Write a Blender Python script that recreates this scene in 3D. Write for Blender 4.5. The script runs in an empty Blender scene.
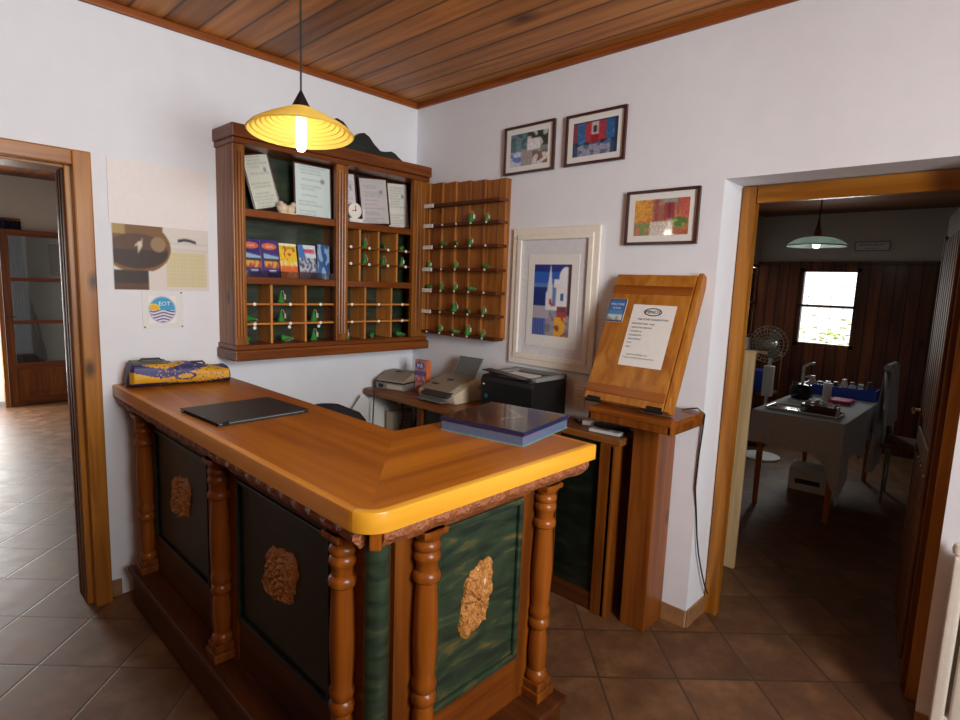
import bpy, bmesh, math, random
from mathutils import Matrix, Vector, noise
random.seed(7)
sc = bpy.context.scene
COL = sc.collection
PI = math.pi

# ------------------------------------------------------------------ camera, world, light, exposure
cam_d = bpy.data.cameras.new('camera'); cam = bpy.data.objects.new('camera', cam_d); COL.objects.link(cam)
cam_d.sensor_width = 36; cam_d.lens = 566.365 / 960 * 36; cam_d.clip_start = .02
_y, _p, _r = math.radians(46.409), math.radians(-7.518), math.radians(2.153)
F = Vector((math.sin(_y)*math.cos(_p), math.cos(_y)*math.cos(_p), math.sin(_p)))
R0 = Vector((math.cos(_y), -math.sin(_y), 0)); U0 = R0.cross(F)
Rv = R0*math.cos(_r) + U0*math.sin(_r); Uv = Rv.cross(F)
cm = Matrix((Rv, Uv, -F)).transposed().to_4x4(); cm.translation = (-2.5428, -3.0813, 1.5912)
cam.matrix_world = cm
sc.camera = cam
sc.view_settings.view_transform = 'Standard'; sc.view_settings.look = 'None'
sc.view_settings.gamma = 1; sc.view_settings.use_curve_mapping = False
sc.view_settings.exposure = 0.0
W = bpy.data.worlds.new('daylight'); sc.world = W; W.use_nodes = True
W.node_tree.nodes['Background'].inputs[0].default_value = (0.93, 0.97, 1.0, 1)
W.node_tree.nodes['Background'].inputs[1].default_value = 2.2
sc.cycles.use_denoising = True
sc.cycles.max_bounces = 8; sc.cycles.diffuse_bounces = 4; sc.cycles.transparent_max_bounces = 12
sc.cycles.sample_clamp_indirect = 6

def area(name, loc, target, sx, sy, power, col=(1, 1, 1)):
    l = bpy.data.lights.new(name, 'AREA'); l.shape = 'RECTANGLE'; l.size = sx; l.size_y = sy
    l.energy = power; l.color = col
    o = bpy.data.objects.new(name, l); COL.objects.link(o); o.location = loc
    o.rotation_euler = (Vector(target) - Vector(loc)).to_track_quat('-Z', 'Y').to_euler()
    return o
# daylight through the glazed doors behind the camera, the left room's doorway, the far room's windows
area('daylight_back_window', (-1.95, -4.72, 1.85), (-3.3, -.6, 1.3), 1.3, 1.4, 158, (1, .995, .985))
area('daylight_left_room', (-2.2, 5.2, 1.2), (-2.2, 0, .6), .9, 1.9, 85, (1, .98, .94))
area('daylight_far_window', (4.5, -1.5, 1.48), (0, -1.9, .6), .5, .8, 8, (1, 1, .95))

# ------------------------------------------------------------------ materials
def lin(c):
    return tuple(((x/255)/12.92 if x/255 <= .04045 else ((x/255+.055)/1.055)**2.4) for x in c[:3]) + (1,)
MATS = {}
def mk(name):
    m = bpy.data.materials.new(name); m.use_nodes = True
    nt = m.node_tree; b = nt.nodes['Principled BSDF']
    return m, nt, b
def N(nt, t, **k):
    n = nt.nodes.new(t)
    for a, v in k.items(): setattr(n, a, v)
    return n
def plain(name, c, rough=.5, metal=0, bump=0, bscale=40, var=.08, coat=0, spec=.5):
    m, nt, b = mk(name)
    tc = N(nt, 'ShaderNodeTexCoord'); no = N(nt, 'ShaderNodeTexNoise'); no.inputs['Scale'].default_value = bscale; no.inputs['Detail'].default_value = 4
    nt.links.new(tc.outputs['Object'], no.inputs['Vector'])
    r = N(nt, 'ShaderNodeValToRGB'); l = lin(c)
    r.color_ramp.elements[0].color = tuple(max(0, x*(1-var)) for x in l[:3]) + (1,)
    r.color_ramp.elements[1].color = tuple(min(1, x*(1+var)) for x in l[:3]) + (1,)
    r.color_ramp.elements[0].position = .3; r.color_ramp.elements[1].position = .7
    nt.links.new(no.outputs['Fac'], r.inputs['Fac']); nt.links.new(r.outputs['Color'], b.inputs['Base Color'])
    b.inputs['Roughness'].default_value = rough; b.inputs['Metallic'].default_value = metal
    b.inputs['Coat Weight'].default_value = coat; b.inputs['Coat Roughness'].default_value = .08
    b.inputs['Specular IOR Level'].default_value = spec
    if bump:
        bp = N(nt, 'ShaderNodeBump'); bp.inputs['Strength'].default_value = bump; bp.inputs['Distance'].default_value = .01
        nt.links.new(no.outputs['Fac'], bp.inputs['Height']); nt.links.new(bp.outputs['Normal'], b.inputs['Normal'])
    return m
def wood(name, dark, light, axis='Z', rough=.32, coat=.25, knot=True, sc_=1.0, plank=None, bump=.12, ksize=.12):
    """grain runs along axis; plank=(cross axis, width, offset) adds board joints and a tone per board"""
    m, nt, b = mk(name)
    tc = N(nt, 'ShaderNodeTexCoord'); mp = N(nt, 'ShaderNodeMapping')
    s = [14*sc_]*3; s['XYZ'.index(axis)] = .9*sc_
    mp.inputs['Scale'].default_value = s
    nt.links.new(tc.outputs['Object'], mp.inputs['Vector'])
    vec = mp.outputs['Vector']
    tone = None
    if plank:
        ax, w, off = plank
        sp = N(nt, 'ShaderNodeSeparateXYZ'); nt.links.new(tc.outputs['Object'], sp.inputs[0])
        a = N(nt, 'ShaderNodeMath', operation='SUBTRACT'); a.inputs[1].default_value = off
        nt.links.new(sp.outputs['XYZ'.index(ax)], a.inputs[0])
        d = N(nt, 'ShaderNodeMath', operation='DIVIDE'); d.inputs[1].default_value = w; nt.links.new(a.outputs[0], d.inputs[0])
        fl = N(nt, 'ShaderNodeMath', operation='FLOOR'); nt.links.new(d.outputs[0], fl.inputs[0])
        fr = N(nt, 'ShaderNodeMath', operation='FRACT'); nt.links.new(d.outputs[0], fr.inputs[0])
        wn = N(nt, 'ShaderNodeTexWhiteNoise', noise_dimensions='1D'); nt.links.new(fl.outputs[0], wn.inputs['W'])
        cb = N(nt, 'ShaderNodeVectorMath', operation='MULTIPLY_ADD')
        cb.inputs[1].default_value = (30, 30, 30); nt.links.new(wn.outputs['Color'], cb.inputs[0]); nt.links.new(vec, cb.inputs[2])
        vec = cb.outputs[0]; tone = wn.outputs['Value']
        # joint mask
        pp = N(nt, 'ShaderNodeMath', operation='PINGPONG'); pp.inputs[1].default_value = .5; nt.links.new(fr.outputs[0], pp.inputs[0])
        jm = N(nt, 'ShaderNodeMapRange'); jm.inputs['From Min'].default_value = .0; jm.inputs['From Max'].default_value = .011/w
        nt.links.new(pp.outputs[0], jm.inputs['Value'])
    no = N(nt, 'ShaderNodeTexNoise'); no.inputs['Scale'].default_value = 1.6; no.inputs['Detail'].default_value = 5; no.inputs['Distortion'].default_value = 1.2
    nt.links.new(vec, no.inputs['Vector'])
    r = N(nt, 'ShaderNodeValToRGB'); r.color_ramp.elements[0].position = .33; r.color_ramp.elements[1].position = .68
    r.color_ramp.elements[0].color = lin(dark); r.color_ramp.elements[1].color = lin(light)
    nt.links.new(no.outputs['Fac'], r.inputs['Fac'])
    col = r.outputs['Color']
    if knot:
        mp2 = N(nt, 'ShaderNodeMapping'); s2 = [5.2*sc_]*3; s2['XYZ'.index(axis)] = 2.6*sc_
        mp2.inputs['Scale'].default_value = s2; nt.links.new(tc.outputs['Object'], mp2.inputs['Vector'])
        vo = N(nt, 'ShaderNodeTexVoronoi'); vo.inputs['Scale'].default_value = 1.0; nt.links.new(mp2.outputs[0], vo.inputs['Vector'])
        kr = N(nt, 'ShaderNodeMapRange'); kr.inputs['From Min'].default_value = .03; kr.inputs['From Max'].default_value = ksize
        nt.links.new(vo.outputs['Distance'], kr.inputs['Value'])
        mx = N(nt, 'ShaderNodeMix', data_type='RGBA'); mx.inputs[6].default_value = tuple(x*.28 for x in lin(dark)[:3]) + (1,)
        nt.links.new(kr.outputs[0], mx.inputs[0]); nt.links.new(col, mx.inputs[7]); col = mx.outputs[2]
    if tone is not None:
        hv = N(nt, 'ShaderNodeHueSaturation'); mr = N(nt, 'ShaderNodeMapRange'); mr.inputs['To Min'].default_value = .68; mr.inputs['To Max'].default_value = 1.2
        nt.links.new(tone, mr.inputs['Value']); nt.links.new(mr.outputs[0], hv.inputs['Value']); nt.links.new(col, hv.inputs['Color'])
        mx = N(nt, 'ShaderNodeMix', data_type='RGBA'); mx.inputs[6].default_value = tuple(x*.15 for x in lin(dark)[:3]) + (1,)
        nt.links.new(jm.outputs[0], mx.inputs[0]); nt.links.new(hv.outputs[0], mx.inputs[7]); col = mx.outputs[2]
    nt.links.new(col, b.inputs['Base Color'])
    b.inputs['Roughness'].default_value = rough + .06; b.inputs['Coat Weight'].default_value = coat*.35; b.inputs['Coat Roughness'].default_value = .2; b.inputs['Specular IOR Level'].default_value = .32
    bp = N(nt, 'ShaderNodeBump'); bp.inputs['Strength'].default_value = bump; bp.inputs['Distance'].default_value = .004
    nt.links.new(no.outputs['Fac'], bp.inputs['Height']); nt.links.new(bp.outputs['Normal'], b.inputs['Normal'])
    return m
def tiles(name):
    m, nt, b = mk(name)
    tc = N(nt, 'ShaderNodeTexCoord'); mp = N(nt, 'ShaderNodeMapping')
    mp.inputs['Rotation'].default_value = (0, 0, math.radians(45)); s = 1/.3265
    # u = (x-y)/sqrt2, v = (x+y)/sqrt2
    mp.inputs['Scale'].default_value = (s, s, s)
    mp.inputs['Location'].default_value = (-1.38/math.sqrt(2)*s, 2.13/math.sqrt(2)*s, 0)
    nt.links.new(tc.outputs['Object'], mp.inputs['Vector'])
    sp = N(nt, 'ShaderNodeSeparateXYZ'); nt.links.new(mp.outputs[0], sp.inputs[0])
    masks = []; fls = []
    # wobble so joints are not ruler-straight
    for i in (0, 1):
        fr = N(nt, 'ShaderNodeMath', operation='FRACT'); nt.links.new(sp.outputs[i], fr.inputs[0])
        fl = N(nt, 'ShaderNodeMath', operation='FLOOR'); nt.links.new(sp.outputs[i], fl.inputs[0]); fls.append(fl)
        pp = N(nt, 'ShaderNodeMath', operation='PINGPONG'); pp.inputs[1].default_value = .5; nt.links.new(fr.outputs[0], pp.inputs[0])
        masks.append(pp)
    mn = N(nt, 'ShaderNodeMath', operation='MINIMUM'); nt.links.new(masks[0].outputs[0], mn.inputs[0]); nt.links.new(masks[1].outputs[0], mn.inputs[1])
    mr = N(nt, 'ShaderNodeMapRange'); mr.inputs['From Min'].default_value = .007; mr.inputs['From Max'].default_value = .02
    nt.links.new(mn.outputs[0], mr.inputs['Value'])
    cb = N(nt, 'ShaderNodeCombineXYZ'); nt.links.new(fls[0].outputs[0], cb.inputs[0]); nt.links.new(fls[1].outputs[0], cb.inputs[1])
    wn = N(nt, 'ShaderNodeTexWhiteNoise', noise_dimensions='3D'); nt.links.new(cb.outputs[0], wn.inputs['Vector'])
    no = N(nt, 'ShaderNodeTexNoise'); no.inputs['Scale'].default_value = 7; no.inputs['Detail'].default_value = 8; no.inputs['Roughness'].default_value = .65
    ad = N(nt, 'ShaderNodeVectorMath', operation='MULTIPLY_ADD'); ad.inputs[1].default_value = (5, 5, 5)
    nt.links.new(wn.outputs['Color'], ad.inputs[0]); nt.links.new(tc.outputs['Object'], ad.inputs[2]); nt.links.new(ad.outputs[0], no.inputs['Vector'])
    r = N(nt, 'ShaderNodeValToRGB'); e = r.color_ramp.elements
    e[0].position = .3; e[0].color = lin((86, 58, 38)); e[1].position = .72; e[1].color = lin((134, 98, 68))
    x = e.new(.5); x.color = lin((108, 75, 50))
    nt.links.new(no.outputs['Fac'], r.inputs['Fac'])
    hv = N(nt, 'ShaderNodeHueSaturation'); m2 = N(nt, 'ShaderNodeMapRange'); m2.inputs['To Min'].default_value = .82; m2.inputs['To Max'].default_value = 1.12
    nt.links.new(wn.outputs['Value'], m2.inputs['Value']); nt.links.new(m2.outputs[0], hv.inputs['Value']); nt.links.new(r.outputs[0], hv.inputs['Color'])
    mx = N(nt, 'ShaderNodeMix', data_type='RGBA'); mx.inputs[6].default_value = lin((72, 56, 42))
    nt.links.new(mr.outputs[0], mx.inputs[0]); nt.links.new(hv.outputs[0], mx.inputs[7]); nt.links.new(mx.outputs[2], b.inputs['Base Color'])
    rr = N(nt, 'ShaderNodeMapRange'); rr.inputs['To Min'].default_value = .34; rr.inputs['To Max'].default_value = .6
    nt.links.new(no.outputs['Fac'], rr.inputs['Value']); nt.links.new(rr.outputs[0], b.inputs['Roughness'])
    mu = N(nt, 'ShaderNodeMath', operation='MULTIPLY_ADD'); mu.inputs[1].default_value = .25; nt.links.new(no.outputs['Fac'], mu.inputs[0]); nt.links.new(mr.outputs[0], mu.inputs[2])
    bp = N(nt, 'ShaderNodeBump'); b.inputs['Specular IOR Level'].default_value = .36
    bp.inputs['Strength'].default_value = .2; bp.inputs['Distance'].default_value = .004
    nt.links.new(mu.outputs[0], bp.inputs['Height']); nt.links.new(bp.outputs['Normal'], b.inputs['Normal'])
    return m
def emit(name, c, s):
    m, nt, b = mk(name)
    b.inputs['Base Color'].default_value = c if len(c) == 4 else (*c, 1)
    b.inputs['Emission Color'].default_value = c if len(c) == 4 else (*c, 1); b.inputs['Emission Strength'].default_value = s
    return m
def printed(name, rough=.5, coat=0):
    m, nt, b = mk(name)
    a = N(nt, 'ShaderNodeAttribute'); a.attribute_name = 'Col'
    no = N(nt, 'ShaderNodeTexNoise'); no.inputs['Scale'].default_value = 60
    bp = N(nt, 'ShaderNodeBump'); bp.inputs['Strength'].default_value = .03
    nt.links.new(no.outputs['Fac'], bp.inputs['Height']); nt.links.new(bp.outputs[0], b.inputs['Normal'])
    nt.links.new(a.outputs['Color'], b.inputs['Base Color']); b.inputs['Roughness'].default_value = rough
    b.inputs['Coat Weight'].default_value = coat; b.inputs['Coat Roughness'].default_value = .05
    return m
def glassm(name, tint=(1, 1, 1, 1), mixf=.12):
    m, nt, b = mk(name); nt.nodes.remove(b)
    out = nt.nodes['Material Output']
    t = N(nt, 'ShaderNodeBsdfTransparent'); t.inputs[0].default_value = tint
    g = N(nt, 'ShaderNodeBsdfGlossy'); g.inputs['Roughness'].default_value = .03
    fz = N(nt, 'ShaderNodeFresnel'); fz.inputs[0].default_value = 1.45
    mx = N(nt, 'ShaderNodeMixShader'); ad = N(nt, 'ShaderNodeMath', operation='ADD'); ad.inputs[1].default_value = mixf*.3
    nt.links.new(fz.outputs[0], ad.inputs[0]); nt.links.new(ad.outputs[0], mx.inputs[0])
    nt.links.new(t.outputs[0], mx.inputs[1]); nt.links.new(g.outputs[0], mx.inputs[2]); nt.links.new(mx.outputs[0], out.inputs[0])
    return m
def green_stain(name, d=(16, 34, 24), l=(44, 74, 50), streak=(96, 96, 44)):
    m, nt, b = mk(name)
    tc = N(nt, 'ShaderNodeTexCoord'); mp = N(nt, 'ShaderNodeMapping'); mp.inputs['Scale'].default_value = (2.2, 2.2, 9); mp.inputs['Rotation'].default_value = (.25, .3, .2)
    nt.links.new(tc.outputs['Object'], mp.inputs[0])
    no = N(nt, 'ShaderNodeTexNoise'); no.inputs['Scale'].default_value = 3.5; no.inputs['Detail'].default_value = 7; no.inputs['Distortion'].default_value = .6
    nt.links.new(mp.outputs[0], no.inputs['Vector'])
    r = N(nt, 'ShaderNodeValToRGB'); e = r.color_ramp.elements
    e[0].position = .32; e[0].color = lin(d); e[1].position = .6; e[1].color = lin(l); x = e.new(.74); x.color = lin(streak)
    nt.links.new(no.outputs['Fac'], r.inputs['Fac']); nt.links.new(r.outputs[0], b.inputs['Base Color'])
    b.inputs['Roughness'].default_value = .38; b.inputs['Coat Weight'].default_value = .15
    return m

M_ = {}
def setup():
    g = M_
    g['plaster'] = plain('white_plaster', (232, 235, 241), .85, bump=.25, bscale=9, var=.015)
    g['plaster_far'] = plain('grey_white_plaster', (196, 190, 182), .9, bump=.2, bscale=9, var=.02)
    g['tile'] = tiles('terracotta_tile')
    g['ceil'] = wood('pine_ceiling_board', (150, 88, 34), (196, 128, 58), 'Y', .42, .08, True, .62, ('X', .1455, -1.703), ksize=.2)
    g['ceiltrim'] = wood('ceiling_trim_wood', (120, 58, 20), (160, 88, 36), 'X', .4, .1, False)
    g['darkceil'] = wood('dark_ceiling_board', (90, 50, 24), (130, 76, 36), 'Y', .4, .1, False, 1, ('X', .15, 0))
    g['frame'] = wood('honey_pine', (136, 80, 20), (178, 118, 42), 'Z', .28, .4, True, .8)
    g['frameX'] = wood('honey_pine_across', (136, 80, 20), (178, 118, 42), 'X', .28, .4, True, .8)
    g['frameY'] = wood('honey_pine_along', (136, 80, 20), (178, 118, 42), 'Y', .28, .4, True, .8)
    g['topY'] = wood('counter_board_long', (158, 86, 6), (200, 122, 18), 'Y', .3, .35, False, .4, None, .03)
    g['topX'] = wood('counter_board_short', (160, 88, 6), (202, 124, 18), 'X', .3, .35, False, .4, None, .03)
    g['edgelitX'] = wood('lit_edge_yellow', (212, 148, 36), (236, 176, 56), 'X', .28, .4, False, .5, None, .03)  # yellowish varnish lightened to carry the direct light on the counter edge
    g['edgelitY'] = wood('lit_edge_yellow_long', (204, 128, 26), (228, 156, 42), 'Y', .28, .4, False, .5, None, .03)  # same lightened edge, a step darker for the dimmer long side
    g['col'] = wood('turned_pine', (108, 52, 8), (150, 82, 20), 'Z', .28, .45, True, .7)
    g['body'] = wood('stained_pine', (90, 44, 8), (132, 72, 18), 'Z', .32, .3, True, .8)
    g['bodyX'] = wood('stained_pine_across', (88, 42, 8), (128, 66, 18), 'X', .32, .3, True, .8)
    g['bodyY'] = wood('stained_pine_along', (58, 28, 8), (88, 46, 16), 'Y', .36, .2, True, .8)
    g['carved'] = plain('carved_wood', (150, 88, 52), .4, bump=1.0, bscale=90, var=.35, coat=.1)
    g['carvedgold'] = plain('carved_gilt_wood', (184, 124, 58), .38, bump=1.0, bscale=120, var=.3, coat=.2)
    g['green'] = green_stain('green_stain_shaded', (8, 14, 10), (20, 30, 22), (42, 42, 24))  # counter green darkened, the long side's shade put into the colour
    g['greenlit'] = green_stain('green_stain_lit', (22, 36, 28), (46, 62, 44), (98, 86, 42))  # lighter copy of the same green, the short side's light painted in
    g['greendk'] = green_stain('dark_green_back', (22, 34, 24), (46, 58, 40), (70, 70, 44))
    g['cab'] = wood('cabinet_pine', (108, 60, 16), (160, 98, 34), 'Z', .3, .3, True, .9)
    g['cabX'] = wood('cabinet_pine_across', (92, 44, 10), (132, 70, 20), 'X', .3, .3, True, .9)
    g['cabL'] = wood('light_pine_divider', (172, 106, 44), (204, 138, 66), 'Z', .4, .1, False)
    g['cabLX'] = wood('light_pine_shelf', (172, 106, 44), (204, 138, 66), 'X', .4, .1, False)
    g['rack'] = wood('rack_pine', (128, 76, 32), (180, 116, 54), 'Z', .35, .2, True, 1.3)
    g['rackY'] = wood('rack_shelf', (70, 34, 14), (98, 50, 22), 'Y', .4, .1, False)
    g['board'] = wood('orange_pine_board', (146, 84, 24), (186, 124, 48), 'Z', .3, .35, True, .7)
    g['boardY'] = wood('orange_pine_batten', (124, 64, 18), (160, 92, 32), 'Y', .3, .35, False, .7)
    g['post'] = wood('podium_pine', (100, 50, 14), (140, 78, 28), 'Z', .3, .35, True, .8)
    g['desk'] = wood('desk_board', (118, 70, 28), (152, 96, 44), 'Y', .35, .2, False)
    g['doorleaf'] = wood('dark_varnished_pine', (84, 44, 12), (126, 76, 24), 'Z', .5, .0, True, .8)
    g['panelling'] = wood('dark_panelling', (84, 40, 18), (122, 64, 30), 'Z', .35, .2, True, .8, ('Y', .11, 0))
    g['legwood'] = wood('amber_leg', (150, 84, 26), (190, 120, 46), 'Z', .3, .3, False)
    g['pale'] = wood('pale_pine', (196, 166, 120), (222, 196, 150), 'Z', .5, .05, True)
    g['black'] = plain('black_plastic', (22, 22, 24), .38, var=.1)
    g['blackgloss'] = plain('black_gloss', (12, 12, 14), .15, var=.1)
    g['leather'] = plain('black_leather', (26, 24, 25), .42, bump=.3, bscale=220)
    g['fabricblk'] = plain('black_fabric', (16, 16, 19), .8, bump=.4, bscale=260)
    g['beige'] = plain('beige_plastic', (196, 184, 160), .5, var=.02)
    g['greypl'] = plain('grey_plastic', (128, 130, 128), .45, var=.04)
    g['greige'] = plain('taupe_plastic', (150, 138, 120), .5, var=.03)
    g['dgrey'] = plain('dark_grey_plastic', (58, 58, 60), .45)
    g['white'] = plain('white_plastic', (228, 228, 226), .5, var=.02)
    g['paper'] = plain('white_paper', (230, 230, 226), .7, var=.02)
    g['mount'] = plain('grey_mount', (218, 218, 222), .8, bump=.2, bscale=60, var=.05)
    g['cream'] = plain('cream_painted_wood', (236, 231, 218), .5, var=.03, bump=.1)
    g['brownframe'] = plain('dark_brown_frame', (66, 30, 24), .3, coat=.3)
    g['ink'] = plain('dark_ink', (60, 56, 56), .6)
    g['inkw'] = plain('white_ink', (240, 240, 240), .6)
    g['brass'] = plain('aged_brass', (150, 112, 48), .35, metal=.9)
    g['iron'] = plain('black_iron', (30, 26, 24), .4, metal=.5)
    g['chrome'] = plain('chrome', (210, 212, 214), .12, metal=1)
    g['keygreen'] = plain('green_felt', (46, 132, 52), .7, bump=.2, bscale=300)
    g['tag'] = plain('white_tag', (236, 234, 226), .4)
    g['art'] = printed('printed_colour', .5); g['artgloss'] = printed('printed_glossy', .3, .6)
    g['cloth'] = plain('white_tablecloth', (188, 190, 196), .85, bump=.2, bscale=50)
    g['pink'] = plain('pink_cloth', (206, 40, 110), .7)
    g['blue'] = plain('blue_plastic', (26, 66, 170), .4)
    g['navy'] = plain('navy_cardboard', (32, 38, 78), .3, coat=.4)
    g['denim'] = plain('dark_blue_curtain', (24, 34, 66), .85, bump=.3, bscale=60)
    g['tealtrim'] = plain('teal_film', (96, 170, 170), .25, coat=.5)
    g['boxside'] = plain('slate_blue_board', (92, 108, 136), .35, coat=.4)
    g['ivory'] = plain('ivory_ceramic', (220, 200, 172), .5, var=.2, bscale=60)
    g['stone'] = plain('baseboard_tile', (150, 110, 72), .45, bump=.1, bscale=20, var=.15)
    g['glass'] = glassm('clear_glass'); g['tintglass'] = glassm('tinted_glass', (.75, .78, .78, 1), .3)
    g['leaf'] = plain('green_leaf', (206, 216, 130), .6, var=.3)
    g['ground'] = plain('pale_paving', (200, 192, 176), .8)
    g['bulb'] = emit('lit_bulb', (1, .93, .76, 1), 7)
    # translucent yellow glass shade
    m, nt, b = mk('yellow_glass_shade'); b.inputs['Base Color'].default_value = lin((255, 226, 120)); b.inputs['Roughness'].default_value = .25
    tc = N(nt, 'ShaderNodeTexCoord'); gr = N(nt, 'ShaderNodeTexNoise'); gr.inputs['Scale'].default_value = 5; nt.links.new(tc.outputs['Object'], gr.inputs['Vector'])
    rr = N(nt, 'ShaderNodeValToRGB'); rr.color_ramp.elements[0].color = lin((254, 224, 104)); rr.color_ramp.elements[1].color = lin((255, 236, 138))
    nt.links.new(gr.outputs['Fac'], rr.inputs['Fac']); nt.links.new(rr.outputs[0], b.inputs['Base Color'])
    tr = N(nt, 'ShaderNodeBsdfTranslucent'); nt.links.new(rr.outputs[0], tr.inputs[0])
    mx = N(nt, 'ShaderNodeMixShader'); mx.inputs[0].default_value = .45
    nt.links.new(b.outputs[0], mx.inputs[1]); nt.links.new(tr.outputs[0], mx.inputs[2]); nt.links.new(mx.outputs[0], nt.nodes['Material Output'].inputs[0])
    g['shade'] = m
    m, nt, b = mk('pale_green_glass'); b.inputs['Base Color'].default_value = lin((214, 226, 218)); b.inputs['Roughness'].default_value = .08; b.inputs['Coat Weight'].default_value = 1
    tr = N(nt, 'ShaderNodeBsdfTranslucent'); tr.inputs[0].default_value = lin((226, 238, 230)); mx = N(nt, 'ShaderNodeMixShader'); mx.inputs[0].default_value = .6; nt.links.new(b.outputs[0], mx.inputs[1]); nt.links.new(tr.outputs[0], mx.inputs[2]); nt.links.new(mx.outputs[0], nt.nodes['Material Output'].inputs[0]); g['shade2'] = m; g['bulb2'] = emit('dim_bulb', (.9, 1, .93, 1), 2)
setup()

# ------------------------------------------------------------------ mesh builder
class B:
    def __init__(s, M=None):
        s.bm = bmesh.new(); s.M = M or Matrix(); s.mi = 0
    def _fin(s, verts, bevel=0, seg=2):
        faces = set(f for v in verts for f in v.link_faces)
        if bevel:
            es = set(e for v in verts for e in v.link_edges)
            before = set(s.bm.faces) - faces
            r = bmesh.ops.bevel(s.bm, geom=list(es), offset=bevel, segments=seg, profile=.6, affect='EDGES', clamp_overlap=True)
            faces = set(s.bm.faces) - before
            verts = set(v for f in faces for v in f.verts)
        for f in faces: f.material_index = s.mi
        bmesh.ops.transform(s.bm, matrix=s.M, verts=list(verts))
        return s
    def box(s, x0, x1, y0, y1, z0, z1, bevel=0, seg=2):
        x0, x1 = sorted((x0, x1)); y0, y1 = sorted((y0, y1)); z0, z1 = sorted((z0, z1))
        v = [s.bm.verts.new(c) for c in ((x0,y0,z0),(x1,y0,z0),(x1,y1,z0),(x0,y1,z0),(x0,y0,z1),(x1,y0,z1),(x1,y1,z1),(x0,y1,z1))]
        for q in ((3,2,1,0),(4,5,6,7),(0,1,5,4),(1,2,6,5),(2,3,7,6),(3,0,4,7)): s.bm.faces.new([v[i] for i in q])
        return s._fin(v, bevel, seg)
    def rings(s, rings, caps=True, close=True):
        """rings: list of equal-length lists of points"""
        vs = [[s.bm.verts.new(p) for p in r] for r in rings]; n = len(vs[0])
        for a, b in zip(vs, vs[1:]):
            for i in range(n if close else n-1):
                j = (i+1) % n; s.bm.faces.new((a[i], a[j], b[j], b[i]))
        if caps and close:
            s.bm.faces.new(vs[0][::-1]); s.bm.faces.new(vs[-1])
        return s._fin([v for r in vs for v in r])
    def lathe(s, prof, c=(0, 0, 0), n=20, axis='Z', caps=True):
        R = []
        for r, h in prof:
            ring = []
            for i in range(n):
                a = 2*PI*i/n; p = (max(r, 1e-4)*math.cos(a), max(r, 1e-4)*math.sin(a), h)
                if axis == 'X': p = (p[2], p[0], p[1])
                if axis == 'Y': p = (p[1], p[2], p[0])
                ring.append((p[0]+c[0], p[1]+c[1], p[2]+c[2]))
            R.append(ring)
        return s.rings(R, caps)
    def tube(s, pts, r, n=8, caps=True):
        pts = [Vector(p) for p in pts]; R = []; up = Vector((0, 0, 1))
        prev = None
        for i, p in enumerate(pts):
            t = (pts[min(i+1, len(pts)-1)] - pts[max(i-1, 0)]).normalized()
            if prev is None:
                a = t.cross(up) if abs(t.z) < .95 else t.cross(Vector((1, 0, 0)))
            else: a = prev - t*prev.dot(t)
            a.normalize(); prev = a; b = t.cross(a)
            rr = r[i] if isinstance(r, (list, tuple)) else r
            R.append([tuple(p + a*rr*math.cos(2*PI*k/n) + b*rr*math.sin(2*PI*k/n)) for k in range(n)])
        return s.rings(R, caps)
    def prism(s, poly, axis, a0, a1, bevel=0):
        """poly in the two other axes (cyclic order after axis: X->(y,z), Y->(x,z), Z->(x,y))"""
        def P(u, v, w): return {'X': (w, u, v), 'Y': (u, w, v), 'Z': (u, v, w)}[axis]
        va = [s.bm.verts.new(P(u, v, a0)) for u, v in poly]; vb = [s.bm.verts.new(P(u, v, a1)) for u, v in poly]
        n = len(poly)
        fs = [s.bm.faces.new(va[::-1]), s.bm.faces.new(vb)]
        for i in range(n): j = (i+1) % n; fs.append(s.bm.faces.new((va[i], va[j], vb[j], vb[i])))
        bmesh.ops.recalc_face_normals(s.bm, faces=fs)
        return s._fin(va+vb, bevel)
    def sphere(s, c, r, sx=1, sy=1, sz=1, n=12):
        g = bmesh.ops.create_uvsphere(s.bm, u_segments=n, v_segments=max(6, n//2+2), radius=1)
        bmesh.ops.transform(s.bm, matrix=Matrix.Translation(c) @ Matrix.Diagonal((r*sx, r*sy, r*sz, 1)), verts=g['verts'])
        return s._fin(g['verts'])
    def frame(s, w, h, bw, d, bevel=.003):
        """rectangular frame in the local XY plane, front at +Z d"""
        s.box(0, w, 0, bw, 0, d, bevel); s.box(0, w, h-bw, h, 0, d, bevel)
        s.box(0, bw, bw, h-bw, 0, d, bevel); s.box(w-bw, w, bw, h-bw, 0, d, bevel); return s
    def text(s, body, size, x=0, y=0, z=.001, align='CENTER', mi=0):
        c = bpy.data.curves.new('t', 'FONT'); c.body = body; c.size = size; c.align_x = align; c.resolution_u = 2
        o = bpy.data.objects.new('t', c); me = o.to_mesh()
        vs = [s.bm.verts.new((v.co.x+x, v.co.y+y, z)) for v in me.vertices]
        for p in me.polygons:
            try: f = s.bm.faces.new([vs[i] for i in p.vertices]); f.material_index = mi
            except ValueError: pass
        bmesh.ops.transform(s.bm, matrix=s.M, verts=vs)
        o.to_mesh_clear(); bpy.data.objects.remove(o); bpy.data.curves.remove(c); return s
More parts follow.
